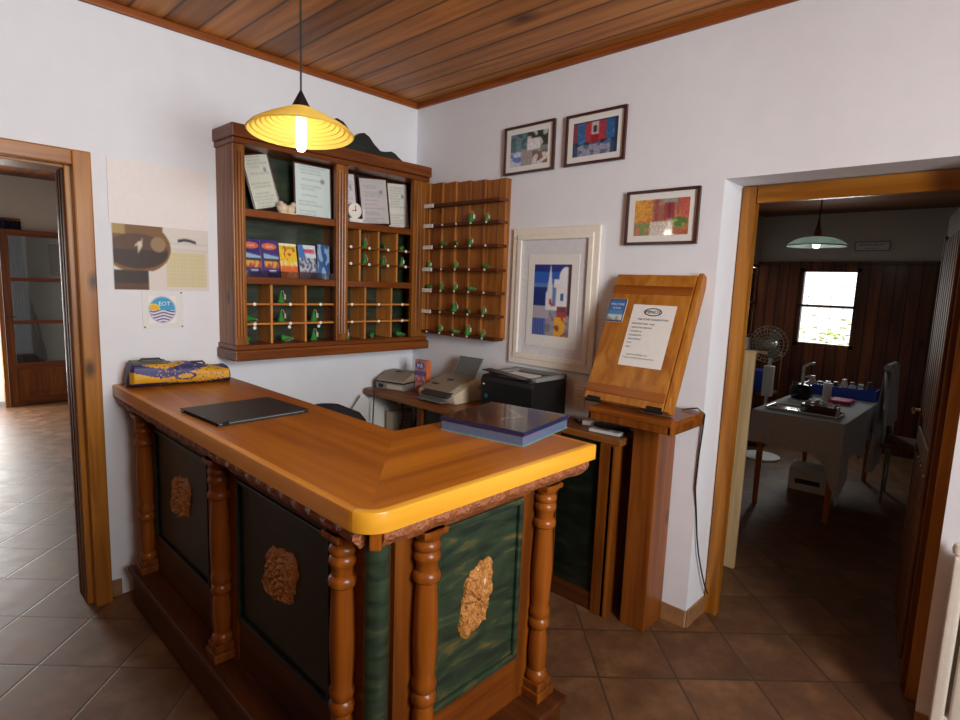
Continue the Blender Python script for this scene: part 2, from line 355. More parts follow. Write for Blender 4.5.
    def paint(s, fn, w, h, nx, ny, z=0, x=0, y=0, grain=0):
        lay = s.bm.loops.layers.float_color.get('Col') or s.bm.loops.layers.float_color.new('Col')
        vs = [[s.bm.verts.new((x+w*i/nx, y+h*j/ny, z)) for i in range(nx+1)] for j in range(ny+1)]
        for j in range(ny):
            for i in range(nx):
                f = s.bm.faces.new((vs[j][i], vs[j][i+1], vs[j+1][i+1], vs[j+1][i])); f.material_index = s.mi
                sm = [fn(min(.999, max(0, (i+.5+dx)/nx)), min(.999, max(0, (j+.5+dy)/ny))) for dx, dy in (((0, 0), (.8, .3), (-.8, -.3), (.3, -.8), (-.3, .8)) if nx > 20 else ((0, 0),))]
                c = tuple(sum(q_[k_] for q_ in sm)/len(sm) for k_ in range(3))
                if grain:
                    q = 1 + grain*(noise.noise(Vector((i*.45, j*.45, 3))) + .8*noise.noise(Vector((i*1.3, j*1.3, 7))))
                    q2 = 1 + grain*.6*noise.noise(Vector((i*.3, j*.3, 11)))
                    c = (min(255, max(0, c[0]*q*q2)), min(255, max(0, c[1]*q)), min(255, max(0, c[2]*q/q2)))
                c = lin(c)
                for l in f.loops: l[lay] = c
        bmesh.ops.transform(s.bm, matrix=s.M, verts=[v for r in vs for v in r]); return s

ROOT = {}
def Tm(loc, rz=0): return Matrix.Translation(loc) @ Matrix.Rotation(rz, 4, 'Z')
def plane_m(o, right, up):
    r = Vector(right).normalized(); u = Vector(up).normalized(); n = r.cross(u)
    m = Matrix((r, u, n)).transposed().to_4x4(); m.translation = o; return m
WA = lambda x, z, y=0: plane_m((x, y, z), (1, 0, 0), (0, 0, 1))      # on the back-left wall, facing the room
WB = lambda y, z, x=0: plane_m((x, y, z), (0, -1, 0), (0, 0, 1))     # on the right wall
def link(name, b, mats, parent=None, smooth=False, local=False, base=None):
    me = bpy.data.meshes.new(name)
    o = bpy.data.objects.new(name, me); COL.objects.link(o)
    if parent is not None:
        o.parent = parent; root = ROOT[parent.name]; ROOT[o.name] = root
    else:
        root = Matrix.Translation(base) if base is not None else Matrix()
        o.matrix_world = root; ROOT[o.name] = root
    if not local: bmesh.ops.transform(b.bm, matrix=root.inverted(), verts=b.bm.verts[:])
    if not b.bm.loops.layers.float_color.get('Col'): pass
    b.bm.to_mesh(me); b.bm.free()
    for m in (mats if isinstance(mats, (list, tuple)) else [mats]): me.materials.append(M_[m] if isinstance(m, str) else m)
    if smooth:
        for p in me.polygons: p.use_smooth = True
        try: me.set_sharp_from_angle(angle=math.radians(40))
        except Exception: pass
    return o
def thing(name, label, cat, loc, rz=0, group=None):
    o = bpy.data.objects.new(name, None); COL.objects.link(o); o.matrix_world = Tm(loc, rz)
    o.empty_display_size = .1
    ROOT[o.name] = Tm(loc, rz); o['label'] = label; o['category'] = cat
    if group: o['group'] = group
    return o
def tag(o, label, cat, group=None):
    o['label'] = label; o['category'] = cat
    if group: o['group'] = group
    return o
def struct(name, b, m, parent=None, smooth=False):
    o = link(name, b, m, parent, smooth)
    if parent is None: o['kind'] = 'structure'
    return o

# ------------------------------------------------------------------ the setting
H = 2.770
struct('floor', B().box(-4.8, 5.2, -4.9, 5.6, -.06, 0), 'tile')
struct('ceiling', B().box(-3.8, .3, -4.9, .15, H, H+.06), 'ceil')
# back-left wall (y = 0) with the doorway to the left room
b = B(); b.box(-1.905, .3, 0, .18, 0, H); b.box(-3.8, -2.86, 0, .18, 0, H); b.box(-2.86, -1.905, 0, .18, 2.10, H)
struct('wall_back', b, 'plaster')
# right wall (x = 0) with its recess for the door to the far room
b = B(); b.box(0, .25, -2.08, 0, 0, H); b.box(0, .25, -4.9, -2.96, 0, H); b.box(0, .25, -2.96, -2.08, 2.085, H)
struct('wall_right', b, 'plaster')
b = B(); b.box(-3.8, -2.75, -4.9, -4.78, 0, H); b.box(-1.35, .32, -4.9, -4.78, 0, H); b.box(-2.75, -1.35, -4.9, -4.78, 2.62, H); b.box(-2.75, -1.35, -4.9, -4.78, 0, 1.1)
struct('wall_front', b, 'panelling')
struct('wall_left', B().box(-3.92, -3.8, -4.9, .18, 0, H), 'panelling')
b = B(); b.box(-3.8, -.022, -.022, 0, H-.035, H, .006); struct('trim_1', b, 'ceiltrim')
b = B(); b.box(-.022, 0, -4.78, 0, H-.035, H, .006); struct('trim_2', b, wood('ceiling_trim_side', (120, 58, 20), (160, 88, 36), 'Y', .4, .1, False))
b = B(); b.box(-1.87, -1.83, -.012, 0, 0, .085, .003); b.box(-1.3, -.0, -.012, 0, 0, .085, .003); struct('baseboard_back', b, 'stone')
b = B(); b.box(-.012, 0, -2.08, 0, 0, .085, .003); b.box(0, .2, -2.092, -2.08, 0, .085, .003); b.box(-.012, 0, -4.7, -2.96, 0, .085, .003)
struct('baseboard_right', b, 'stone')
struct('wall_light_blocker', B().box(-2.78, -1.72, -3.78, -3.70, 0, 1.5, .004), 'panelling')  # added out of view behind the camera to shade lower counter and floor
# left room
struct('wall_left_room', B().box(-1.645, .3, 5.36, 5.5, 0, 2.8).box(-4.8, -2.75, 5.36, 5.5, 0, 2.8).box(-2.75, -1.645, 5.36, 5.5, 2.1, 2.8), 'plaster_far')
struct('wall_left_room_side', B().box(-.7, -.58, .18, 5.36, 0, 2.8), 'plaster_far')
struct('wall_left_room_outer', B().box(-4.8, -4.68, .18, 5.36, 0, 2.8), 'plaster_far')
struct('ceiling_left_room', B().box(-4.8, -.58, .18, 5.5, 2.62, 2.7), 'darkceil')
# far room behind the right wall
b = B(); WX = 4.6
b.box(WX, WX+.12, -1.215, -.72, 0, 2.6); b.box(WX, WX+.12, -4.2, -1.795, 0, 2.6); b.box(WX, WX+.12, -1.795, -1.215, 0, 1.05); b.box(WX, WX+.12, -1.795, -1.215, 1.915, 2.6)
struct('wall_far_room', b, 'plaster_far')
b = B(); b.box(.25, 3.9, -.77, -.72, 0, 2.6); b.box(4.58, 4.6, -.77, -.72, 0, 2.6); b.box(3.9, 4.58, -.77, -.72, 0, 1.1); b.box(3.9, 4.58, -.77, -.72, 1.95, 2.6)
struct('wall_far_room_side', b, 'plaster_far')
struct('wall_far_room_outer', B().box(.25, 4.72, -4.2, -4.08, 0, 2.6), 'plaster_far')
struct('ceiling_far_room', B().box(.25, 4.72, -4.2, -.72, 2.5, 2.58), 'darkceil')
struct('wall_panelling', B().box(WX-.025, WX, -1.215, -.77, 0, 1.97).box(WX-.025, WX, -4.08, -1.795, 0, 1.97).box(WX-.025, WX, -1.795, -1.215, 0, 1.05)
       .box(WX-.025, WX, -1.795, -1.215, 1.915, 1.97).box(WX-.045, WX, -4.08, -.77, 1.955, 1.985, .004), 'panelling')

# door casings
def casing_left():
    b = B(); y = -.057
    o = struct('door_1', b.box(-1.95, -1.881, y, .0, 0, 2.105, .006).box(-1.972, -1.905, -.002, .19, 0, 2.07, .004), 'frame')
    b = B(); b.box(-2.93, -1.95, y, 0, 2.04, 2.105, .006); b.box(-2.93, -1.972, 0, .19, 2.03, 2.07, .004)
    struct('door_frame_head', b, 'frameX', o)
    b = B(); b.box(-2.93, -2.86, y, 0, 0, 2.04, .006); b.box(-2.86, -2.82, 0, .19, 0, 2.03, .004); struct('door_frame_post', b, 'frame', o)
    b = B()
    for k in range(3): b.box(-1.976, -1.972, .03+k*.05, .055+k*.05, 0, 2.03, .0015)
    struct('door_stop', b, 'doorleaf', o)
casing_left()
def casing_right():
    b = B(); x = .204
    o = struct('door_2', b.box(x, x+.055, -2.146, -2.085, 0, 2.08, .005), 'frame')
    b = B(); b.box(x, x+.03, -2.958, -2.91, 0, 2.08, .005); b.box(x+.03, .26, -2.958, -2.91, 0, 2.06, .004); struct('door_frame_post', b, 'frame', o)
    b = B(); b.box(x, x+.03, -2.91, -2.15, 2.005, 2.08, .005); b.box(x+.03, .26, -2.91, -2.146, 2.01, 2.06, .004); struct('door_frame_head', b, 'frameY', o)
casing_right()

# windows of the far room, of the wall behind the camera
def window_far():
    b = B()
    for z0, z1 in ((1.05, 1.09), (1.49, 1.515), (1.875, 1.915)): b.box(WX-.02, WX+.04, -1.795, -1.215, z0, z1, .003)
    for y0, y1 in ((-1.255, -1.215), (-1.795, -1.755)): b.box(WX-.02, WX+.04, y0, y1, 1.05, 1.915, .003)
    o = struct('window_1', b, 'panelling')
    struct('window_pane', B().box(WX+.01, WX+.014, -1.755, -1.255, 1.09, 1.875), 'glass', o)
    b = B()
    for z0, z1 in ((1.1, 1.14), (1.5, 1.52), (1.92, 1.95)): b.box(3.9, 4.58, -.765, -.735, z0, z1)
    for x0, x1 in ((3.9, 3.93), (4.565, 4.58)): b.box(x0, x1, -.765, -.735, 1.1, 1.95)
    o = struct('window_2', b, 'panelling'); struct('window_pane', B().box(3.93, 4.565, -.752, -.748, 1.14, 1.91), 'glass', o)
    b = B()
    for x0, x1 in ((-2.75, -2.69), (-2.08, -2.02), (-1.41, -1.35)): b.box(x0, x1, -4.86, -4.8, 1.1, 2.62)
    for z0, z1 in ((1.1, 1.16), (2.56, 2.62)): b.box(-2.75, -1.35, -4.86, -4.8, z0, z1)
    o = struct('window_3', b, 'frame'); struct('window_pane', B().box(-2.69, -1.41, -4.83, -4.826, 1.16, 2.56), 'glass', o)
window_far()
# ground and plants outside
struct('ground', B().box(-9, 14, -12, 14, -.14, -.07), 'ground')
b = B()
for i in range(15): b.box(6.2, 6.208, -2.6+i*.14, -2.594+i*.14, 0, 1.75)
for i in range(12): b.box(6.2, 6.208, -2.6, -.6, .2+i*.14, .206+i*.14)
b.box(6.19, 6.22, -1.50, -1.46, 0, 1.8)
tag(link('garden_trellis', b, plain('weathered_trellis', (170, 164, 140), .8), base=(6.2, -1.6, 0)), 'thin lattice trellis seen through the far room window', 'trellis')
t = thing('garden_shrub', 'yellow-green shrub low outside the far room window', 'shrub', (6.6, -1.5, 0))
b = B()
for i in range(300):
    p = Vector((6.7+random.gauss(0, .15), -1.45+random.gauss(0, .4), .55+abs(random.gauss(0, .32))))
    b.sphere(p, .03, 1, random.uniform(.6, 1.4), .5, n=6)
link('foliage', b, 'leaf', t); link('stem', B().tube([(6.7, -1.45, 0), (6.7, -1.45, .8)], .03), 'legwood', t)

# ------------------------------------------------------------------ reception counter
t = thing('reception_counter', 'L-shaped reception counter with orange pine top, turned columns and green carved panels', 'counter', (-1.55, -1.1, 0))
CT = t
def rounded(x, y, r, a0, a1, n=6): return [(x+r*math.cos(a0+(a1-a0)*i/n), y+r*math.sin(a0+(a1-a0)*i/n)) for i in range(n+1)]
X0, X1, XE, Y0, Y1, YI = -1.83, -1.31, -.876, -2.065, -.005, -1.5
r = .075
E_ = .022
b = B(); ri = r-E_
poly = [(X0+E_, Y1), (X0+E_, Y0+E_+ri)] + rounded(X0+r, Y0+r, ri, PI, PI*1.25, 5)[1:] + [(X1, YI), (X1, Y1)]
b.prism(poly, 'Z', 1.008, 1.0605); link('worktop', b, 'topY', t)
b = B()
poly = rounded(X0+r, Y0+r, ri, PI*1.25, PI*1.5, 5) + [(XE-E_, Y0+E_), (XE-E_, YI), (X1, YI)]
b.prism(poly, 'Z', 1.008, 1.0605); link('worktop', b, 'topX', t)
def edge_loop(outer, inner):
    b = B(); R = []
    for (ox, oy), (ix, iy) in zip(outer, inner):
        dx, dy = ix-ox, iy-oy; q = math.hypot(dx, dy); dx, dy = dx/q*.006, dy/q*.006
        R.append([(ix, iy, 1.008), (ox, oy, 1.008), (ox, oy, 1.0545), (ox+dx*.3, oy+dy*.3, 1.0587), (ox+dx, oy+dy, 1.0605), (ix, iy, 1.0607)])
    b.rings(R); bmesh.ops.recalc_face_normals(b.bm, faces=b.bm.faces[:]); return b
oc = rounded(X0+r, Y0+r, r, PI, PI*1.5, 12); ic = rounded(X0+r, Y0+r, ri, PI, PI*1.5, 12)
link('lit_edge', edge_loop([(X0, Y1)] + oc[:3], [(X0+E_, Y1)] + ic[:3]), 'edgelitY', t, True)
link('lit_edge', edge_loop(oc[2:] + [(XE, Y0)], ic[2:] + [(XE-E_, Y0+E_)]), 'edgelitX', t, True)
link('lit_edge', edge_loop([(XE, Y0), (XE, YI)], [(XE-E_, Y0+E_), (XE-E_, YI)]), 'edgelitY', t)
# carved moulding below the top
def carved_strip(p0, p1, z0, z1, out):
    b = B(); p0 = Vector(p0); p1 = Vector(p1); L = (p1-p0).length; n = int(L/.012)
    d = (p1-p0)/L; o = Vector(out); R = []
    for i in range(n+1):
        p = p0 + d*L*i/n; ring = []
        for k in range(7):
            f = k/6; z = z1 + (z0-z1)*f
            bul = .018*math.sin(PI*min(1, f*1.1))*(.75+.25*math.sin(i*1.05 + 3*math.sin(f*PI))) + .012*(1-f)
            q = p + o*bul; ring.append((q.x, q.y, z + .003*math.sin(i*.52)*f))
        q = p - o*.02; ring += [(q.x, q.y, z0), (q.x, q.y, z1)]
        R.append(ring)
    b.rings(R); bmesh.ops.recalc_face_normals(b.bm, faces=b.bm.faces[:])
    return b
link('carved_moulding', carved_strip((-1.80, -.01, 0), (-1.80, -2.0, 0), .957, 1.008, (-1, 0, 0)), 'carved', t, True)
link('carved_moulding', carved_strip((-1.77, -2.035, 0), (-.90, -2.035, 0), .957, 1.008, (0, -1, 0)), 'carved', t, True)
link('corner_block', B(Tm((-1.785, -2.02, 0), PI/4)).box(-.014, .014, -.03, .0, .957, 1.008, .006), 'col', t)
# carcass
b = B(); b.box(-1.725, -1.42, -1.955, -.008, .19, 1.008, .002); b.box(-1.7, -1.04, -1.965, -1.62, .19, 1.008, .002)
link('carcass', b, 'body', t)
# stiles and rails, long side (faces -x) and short side (faces -y)
for y0, y1 in ((-.27, -.01), (-1.17, -.905), (-1.955, -1.78)): link('stile', B().box(-1.745, -1.715, y0, y1, .2, .957, .003), 'body', t)
for z0, z1 in ((.2, .37), (.895, .957)): link('rail', B().box(-1.743, -1.715, -1.955, -.01, z0, z1, .003), 'bodyY', t)
for x0, x1 in ((-1.68, -1.545), (-1.165, -1.04)): link('stile', B().box(x0, x1, -1.985, -1.955, .2, .957, .003), 'body', t)
for z0, z1 in ((.2, .36), (.92, .957)): link('rail', B().box(-1.545, -1.165, -1.985, -1.955, z0, z1, .003), 'bodyX', t)
link('corner_post', B().lathe([(.034, .2), (.034, .957)], (-1.722, -1.962, 0), 20), 'greenlit', t, True)
def ornament(b, w, h, seed):
    rnd = random.Random(seed); n = 46; m = 8
    # carved cartouche: ragged outline with swelling relief
    def rad(a):
        c, s_ = math.cos(a), math.sin(a)
        k = 1/(abs(c)**5+abs(s_)**5)**.2
        return k*.80*(1 + .12*math.cos(2*(a-.95)) + .045*math.sin(11*a+seed) + .03*math.sin(19*a+1) + .05*math.sin(2*a+.4))
    R = []
    for j in range(m+1):
        f = 1 - j/m; ring = []
        for i in range(n):
            a = 2*PI*i/n; q = rad(a)*f
            x = w/2*q*math.cos(a); y = h/2*q*math.sin(a)
            z = .003 if j == 0 else .010 + .010*(1-f) + .006*math.sin(23*f + 5*a)*(f > .1) + .004*math.sin(11*a)
            ring.append((x, y, z))
        R.append(ring)
    b.rings([[(x, y, 0) for x, y, z in R[0]]] + R)
    return b
for yc, w in ((-.60, .63), (-1.475, .61)):
    p = link('panel', B().box(-1.735, -1.724, yc-w/2, yc+w/2, .37, .895, .002), 'green', t)
    b = B(WB(yc+w/2, .37, -1.735)); b.frame(w, .525, .016, .014, .004); link('panel_moulding', b, 'green', p)
    link('carved_ornament', ornament(B(WB(yc, .655, -1.735)), .25, .22, int(yc*100)), 'carvedgold', p, True)
p = link('panel', B().box(-1.545, -1.165, -1.978, -1.966, .36, .92, .002), 'greenlit', t)
link('panel_moulding', B(WA(-1.545, .36, -1.978)).frame(.38, .56, .02, .014, .005), 'greenlit', p)
link('carved_ornament', ornament(B(WA(-1.365, .65, -1.978)), .155, .255, 5), 'carvedgold', p, True)
# turned columns
prof = [(.02, .26), (.033, .262), (.038, .275), (.033, .29), (.026, .297), (.029, .31), (.032, .36), (.030, .42), (.025, .445), (.034, .455), (.036, .468), (.033, .48), (.028, .486),
        (.034, .50), (.035, .515), (.029, .53), (.0315, .56), (.0345, .63), (.0345, .67), (.031, .76), (.0285, .80), (.029, .805), (.037, .812), (.0385, .822), (.036, .832), (.029, .838),
        (.030, .862), (.035, .868), (.037, .878), (.034, .888), (.029, .893), (.035, .899), (.037, .908), (.034, .917), (.029, .922), (.034, .93), (.042, .94), (.044, .957)]
for x, y in ((-1.772, -.24), (-1.772, -1.09), (-1.772, -1.885), (-1.595, -2.012), (-1.08, -2.012)):
    c = link('column', B().lathe(prof, (x, y, 0), 24), 'col', t, True)
    b = B(); b.box(x-.045, x+.045, y-.045, y+.045, .2, .235, .006); b.box(x-.038, x+.038, y-.038, y+.038, .235, .262, .005); link('column_base', b, 'body', c)
    b = B(); b.box(x-.042, x+.042, y-.038, y+.038, .940, .957, .004); link('bracket', b, 'col', c)
# plinth
b = B()
b.box(-1.815, -1.70, -2.085, -.14, 0, .175, .004); b.box(-1.70, -1.025, -2.085, -1.95, 0, .175, .004)
b.box(-1.835, -1.70, -2.10, -.135, .175, .2, .006); b.box(-1.70, -1.012, -2.10, -1.95, .175, .2, .006)
link('plinth', b, 'bodyY', t)

# things on the counter
def hump(x):  # duffel profile along its length
    return .5
def bag():
    t = thing('soft_bag', 'purple and yellow patterned rolled beach bag lying against the wall on the counter', 'bag', (-1.572, -.125, 1.061), math.radians(-6))
    b = B(Matrix.Scale(1.1, 4)); n, m = 150, 90; lay = b.bm.loops.layers.float_color.new('Col')
    vs = []
    for i in range(n+1):
        u = i/n; x = (u-.5)*.43
        e = min(1, (u/.06)**.5 if u < .06 else 1, ((1-u)/.05)**.5 if u > .95 else 1)
        hgt = (.052 if u < .36 else .052-.012*min(1, (u-.36)/.08)) - .006*math.sin(u*9) * (u > .4)
        hgt = max(.004, hgt*e); dep = .075*max(.12, e)
        row = []
        for j in range(m):
            a = 2*PI*j/m; c, s_ = math.cos(a), math.sin(a)
            sq = 1/(abs(c)**3.2+abs(s_)**3.2)**(1/3.2)
            wob = 1 + .035*noise.noise(Vector((x*18, a*1.5, 3)))
            row.append(b.bm.verts.new((x, dep*c*sq*wob, hgt + hgt*s_*sq*wob*.98)))
        vs.append(row)
    P = (58, 54, 112); Y = (214, 158, 30); D = (40, 40, 84)
    for i in range(n):
        for j in range(m):
            k = (j+1) % m; f = b.bm.faces.new((vs[i][j], vs[i+1][j], vs[i+1][k], vs[i][k])); f.smooth = True
            u = (i+.5)/n; z = f.calc_center_median().z/.105
            c = Y
            band = .52 + .16*math.sin(u*7.5+2.2)
            if z > band and z < band+.36: c = P
            if z < .14 + .05*math.sin(u*8): c = D
            if z > .88: c = (96, 96, 90)
            if abs(((u-.52)/.09)**2 + ((z-.38)/.13)**2 - 1) < .35: c = P
            if noise.noise(Vector((u*46, z*22, 1))) > .38 and .25 < u < .9: c = P if c == Y else (190, 150, 80)
            if u > .955 or u < .03: c = D
            for l in f.loops: l[lay] = lin(c)
    b.bm.faces.new(vs[0]); b.bm.faces.new(vs[-1][::-1])
    bmesh.ops.transform(b.bm, matrix=Matrix.Diagonal((1.08, 1.1, 1.16, 1)), verts=b.bm.verts[:])
    link('bag_body', b, 'art', t, local=True)
    for x0, x1, z in ((-.175, -.08, .124), (.04, .11, .100)):
        link('strap', B().tube([(x0, -.02, z-.008), (x0+.01, -.02, z+.004), (x1-.01, -.02, z+.004), (x1, -.02, z-.008)], .005), 'dgrey', t, local=True)
bag()
t = thing('portfolio', 'closed black leather desk portfolio lying on the long side of the counter', 'folder', (-1.59, -.905, 1.0605), math.radians(3))
link('cover', B().box(-.185, .18, -.165, .155, .010, .014, .0015), 'leather', t, local=True)
link('pages', B().box(-.175, .165, -.155, .15, .004, .010, .001), 'greypl', t, local=True)
link('back_cover', B().box(-.185, .18, -.165, .155, 0, .004, .0015), 'leather', t, local=True)
link('clasp', B().box(-.165, -.145, -.168, -.16, .002, .017, .001), 'iron', t, local=True)
def gift_box():
    t = thing('flat_box', 'flat slate-blue box with dark glossy picture lid on the counter corner by the printer', 'box', (-.962, -1.722, 1.0605), math.radians(10))
    link('tray', B().box(-.172, .172, -.172, .172, .0, .040, .002), 'boxside', t, local=True)
    def lid(u, v):
        n = noise.noise(Vector((u*3, v*3, 2)))
        c = (52+30*n, 38+16*n, 34+10*n)
        if abs(v-.35-.35*(u-.3)+.08*math.sin(u*14)) < .022 and .3 < u < .8: c = (150, 146, 140)
        if abs(v-.55-.1*math.sin(u*9)) < .012 and .45 < u < .9: c = (120, 116, 116)
        if u < .35 and v > .5: c = (60, 24, 20)
        return c
    b = B(); b.box(-.176, .176, -.176, .176, .034, .0497, .002); b.mi = 1; b.paint(lid, .348, .348, 48, 48, .0502, -.174, -.174)
    link('lid', b, ['navy', 'artgloss'], t, local=True)
    link('film_edge', B().box(-.175, -.172, -.175, .174, 0, .0025).box(-.175, .174, -.175, -.172, 0, .0025), 'tealtrim', t, local=True)
gift_box()

# ------------------------------------------------------------------ key fobs
def key_proto():
    b = B(); b.lathe([(.004, .0), (.017, .001), (.018, .006), (.013, .016), (.009, .03), (.006, .042), (.0035, .05), (.001, .052)], (0, 0, 0), 12)
    o = link('key_fob', b, 'keygreen', None, True)
    b = B(); b.tube([(0, 0, .05), (.004, -.004, .058), (.008, -.008, .054), (.010, -.012, .04)], .0015, 6); b.box(.006, .017, -.0165, -.0145, .016, .04, .001)
    link('key', b, 'beige', o, False, True); return o
KP = key_proto(); kused = [False]
def key(x, y, z, label, group, lying=0, rz=0, s=1.0, big=True):
    if not kused[0]: o = KP; kused[0] = True; ch = list(o.children)
    else:
        o = KP.copy(); COL.objects.link(o)
        for c in KPCH:
            d = c.copy(); COL.objects.link(d); d.parent = o
    o.location = (x, y, z + (.018*s if lying else 0)); o.rotation_euler = (math.radians(90)*lying, 0, rz); o.scale = (s, s, s)
    o['label'] = label; o['category'] = 'key fob'; o['group'] = group
KPCH = list(KP.children)

# ------------------------------------------------------------------ wall cabinet
t = thing('wall_cabinet', 'large brown pine pigeonhole cabinet hanging on the left wall beneath the pendant lamp', 'cabinet', (-.7, -.1, 1.16))
CF = -.205
link('side_panel', B().box(-1.327, -1.308, CF+.02, 0, 1.2, 2.27, .002), 'cab', t)
link('side_panel', B().box(-.085, -.062, CF+.02, 0, 1.2, 2.27, .002), 'cab', t)
link('back_panel', B().box(-1.318, -.085, -.022, -.006, 1.2, 2.27), 'greendk', t)
b = B(); b.box(-1.343, -.068, CF-.035, 0, 2.262, 2.325, .008); b.box(-1.335, -.072, CF-.02, 0, 2.235, 2.262, .005); link('crown_moulding', b, 'cabX', t)
b = B(); b.box(-1.343, -.055, CF-.03, 0, 1.16, 1.215, .008); b.box(-1.335, -.06, CF-.012, 0, 1.215, 1.24, .004); link('base_moulding', b, 'cabX', t)
def fluted(x0, x1, z0, z1):
    b = B(); b.box(x0, x1, CF, CF+.03, z0, z1, .003); w = x1-x0
    for k in range(3):
        xc = x0 + w*(.26+.24*k); b.tube([(xc, CF, z0+.04), (xc, CF, z1-.04)], .0075, 8)
    return b
link('stile', fluted(-1.327, -1.266, 1.24, 2.24), 'cab', t); link('stile', fluted(-.745, -.668, 1.24, 2.24), 'cab', t); link('stile', fluted(-.185, -.062, 1.24, 2.24), 'cab', t)
link('centre_partition', B().box(-.716, -.698, CF+.03, -.022, 1.24, 2.24), 'cab', t)
for z0, z1 in ((1.892, 1.93), (1.553, 1.59)):
    link('shelf', B().box(-1.318, -.716, CF+.008, -.022, z0, z1, .003), 'cabX', t)
    link('shelf', B().box(-.698, -.085, CF+.008, -.022, z0, z1, .003), 'cabX', t)
GF = -.175
for x in (-1.12, -.921): link('divider', B().box(x-.006, x+.006, GF, -.022, 1.24, 1.553), 'cabL', t)
for x in (-.523, -.325): link('divider', B().box(x-.006, x+.006, GF, -.022, 1.24, 1.553), 'cabL', t)
for x in (-.565, -.43, -.288): link('divider', B().box(x-.006, x+.006, GF, -.022, 1.59, 1.892), 'cabL', t)
for z in (1.345, 1.449):
    link('small_shelf', B().box(-1.318, -.716, GF-.003, -.022, z-.005, z+.005), 'cabLX', t)
    link('small_shelf', B().box(-.698, -.085, GF-.003, -.022, z-.005, z+.005), 'cabLX', t)
for z in (1.69, 1.787): link('small_shelf', B().box(-.698, -.085, GF-.003, -.022, z-.005, z+.005), 'cabX', t)
def disc(x, z, y): return B().lathe([(.009, 0), (.009, -.003), (.006, -.004)], (x, y, z), 12, 'Y')
for x in (-1.215, -1.015, -.83):
    for z in (1.449, 1.345): link('number_tag', disc(x, z, GF-.003), 'tag', t)
for x in (-1.215, -1.02, -.84): link('number_tag', disc(x, 1.325, GF), 'tag', t)
for x in (-.63, -.50, -.36, -.22):
    for z in (1.787, 1.69): link('number_tag', disc(x, z, GF-.003), 'tag', t)
for x in (-.62, -.425, -.24):
    for z in (1.449, 1.345): link('number_tag', disc(x, z, GF-.003), 'tag', t)
# scalloped green crest on top
pts = [(-1.06, 2.325), (-1.0, 2.335), (-.95, 2.345), (-.91, 2.375), (-.88, 2.38), (-.84, 2.42), (-.80, 2.455), (-.755, 2.475), (-.715, 2.465), (-.685, 2.44), (-.665, 2.405), (-.64, 2.40), (-.61, 2.425), (-.575, 2.435), (-.54, 2.42),
       (-.505, 2.385), (-.46, 2.355), (-.42, 2.358), (-.38, 2.368), (-.35, 2.36), (-.32, 2.34), (-.29, 2.325)]
link('crest', B().prism(pts, 'Y', -.225, -.195, .003), 'green', t)
# documents in the cabinet
def doc(name, label, cat, cx, z0, w, h, y, tilt=0, frame_=True, tone=(204, 214, 210), lines=16, seed=1, mats=None, lean=.05):
    base = Matrix.Translation((cx, y, z0 + abs(math.sin(tilt))*w/2 + .001)) @ Matrix.Rotation(-lean, 4, 'X') @ Matrix.Rotation(-tilt, 4, 'Y')
    M = base @ plane_m((-w/2, 0, 0), (1, 0, 0), (0, 0, 1))
    t = thing(name, label, cat, (cx, y, z0))
    rnd = random.Random(seed); L = {}
    for k in range(lines): L[k] = (rnd.uniform(.08, .2), rnd.uniform(.55, .95), rnd.random() < .75)
    def f(u, v):
        k = int(v*lines); fr = v*lines-k; a, e, on = L[min(k, lines-1)]
        if on and .35 < fr < .65 and a < u < e and math.sin(u*140+k*3) > -.4: return tuple(c*.72 for c in tone)
        if (u-.78)**2 + ((v-.72)*1.4)**2 < .004: return (140, 150, 170)
        return tone
    bw = .008 if frame_ else 0
    if frame_: link('frame', B(M).frame(w, h, bw, .012, .002), 'brownframe', t)
    b = B(M); b.box(bw, w-bw, bw, h-bw, -.0, .004); b.mi = 1; b.paint(f, w-2*bw, h-2*bw, 40, lines*3, .0045, bw, bw)
    link('sheet', b, ['paper', 'artgloss'], t)
ZS = 1.931
G = 'framed certificates on the cabinet top shelves'
doc('framed_certificate', 'narrow framed certificate leaning askew at the cabinet top left', 'certificate', -1.10, ZS, .155, .285, -.10, math.radians(14), tone=(214, 220, 206), seed=3)
doc('framed_certificate', 'upright framed certificate right of the little ivory figurine', 'certificate', -.842, ZS, .235, .292, -.12, 0, tone=(214, 230, 228), seed=4)
doc('framed_certificate', 'framed certificate half hidden behind the small white clock', 'certificate', -.605, ZS, .15, .285, -.10, math.radians(4), tone=(214, 214, 218), seed=5)
doc('framed_certificate', 'grey leaning certificate in a brown frame, in the middle of the right bay', 'certificate', -.385, ZS, .22, .285, -.08, math.radians(5), tone=(204, 200, 200), seed=6, lines=22)
doc('framed_certificate', 'bright white certificate at the right end of the top shelf', 'certificate', -.19, ZS, .18, .29, -.06, math.radians(4), tone=(236, 236, 226), seed=7)
# figurine and clock
t = thing('figurine', 'small ivory shell figurine on the cabinet top shelf', 'figurine', (-1.02, -.16, ZS))
b = B(); b.sphere((-1.045, -.16, ZS+.028), .03, 1.1, .9, .93, 14); b.sphere((-1.0, -.158, ZS+.026), .028, 1, .9, .9, 12); b.sphere((-.985, -.162, ZS+.05), .016, 1, 1, 1, 10); b.sphere((-1.06, -.172, ZS+.05), .014, n=10)
link('shell_body', b, 'ivory', t, True)
link('shell_foot', B().box(-1.065, -.975, -.18, -.14, ZS, ZS+.008, .003), 'ivory', t)
t = thing('desk_clock', 'small round white clock on a white stand in the cabinet', 'clock', (-.595, -.18, ZS))
link('stand', B().box(-.645, -.545, -.19, -.15, ZS, ZS+.022, .003).box(-.555, -.545, -.19, -.18, ZS, ZS+.08, .002), 'white', t)
link('clock_case', B().lathe([(.045, 0), (.045, -.016), (.038, -.019)], (-.605, -.165, ZS+.066), 28, 'Y'), 'white', t, True)
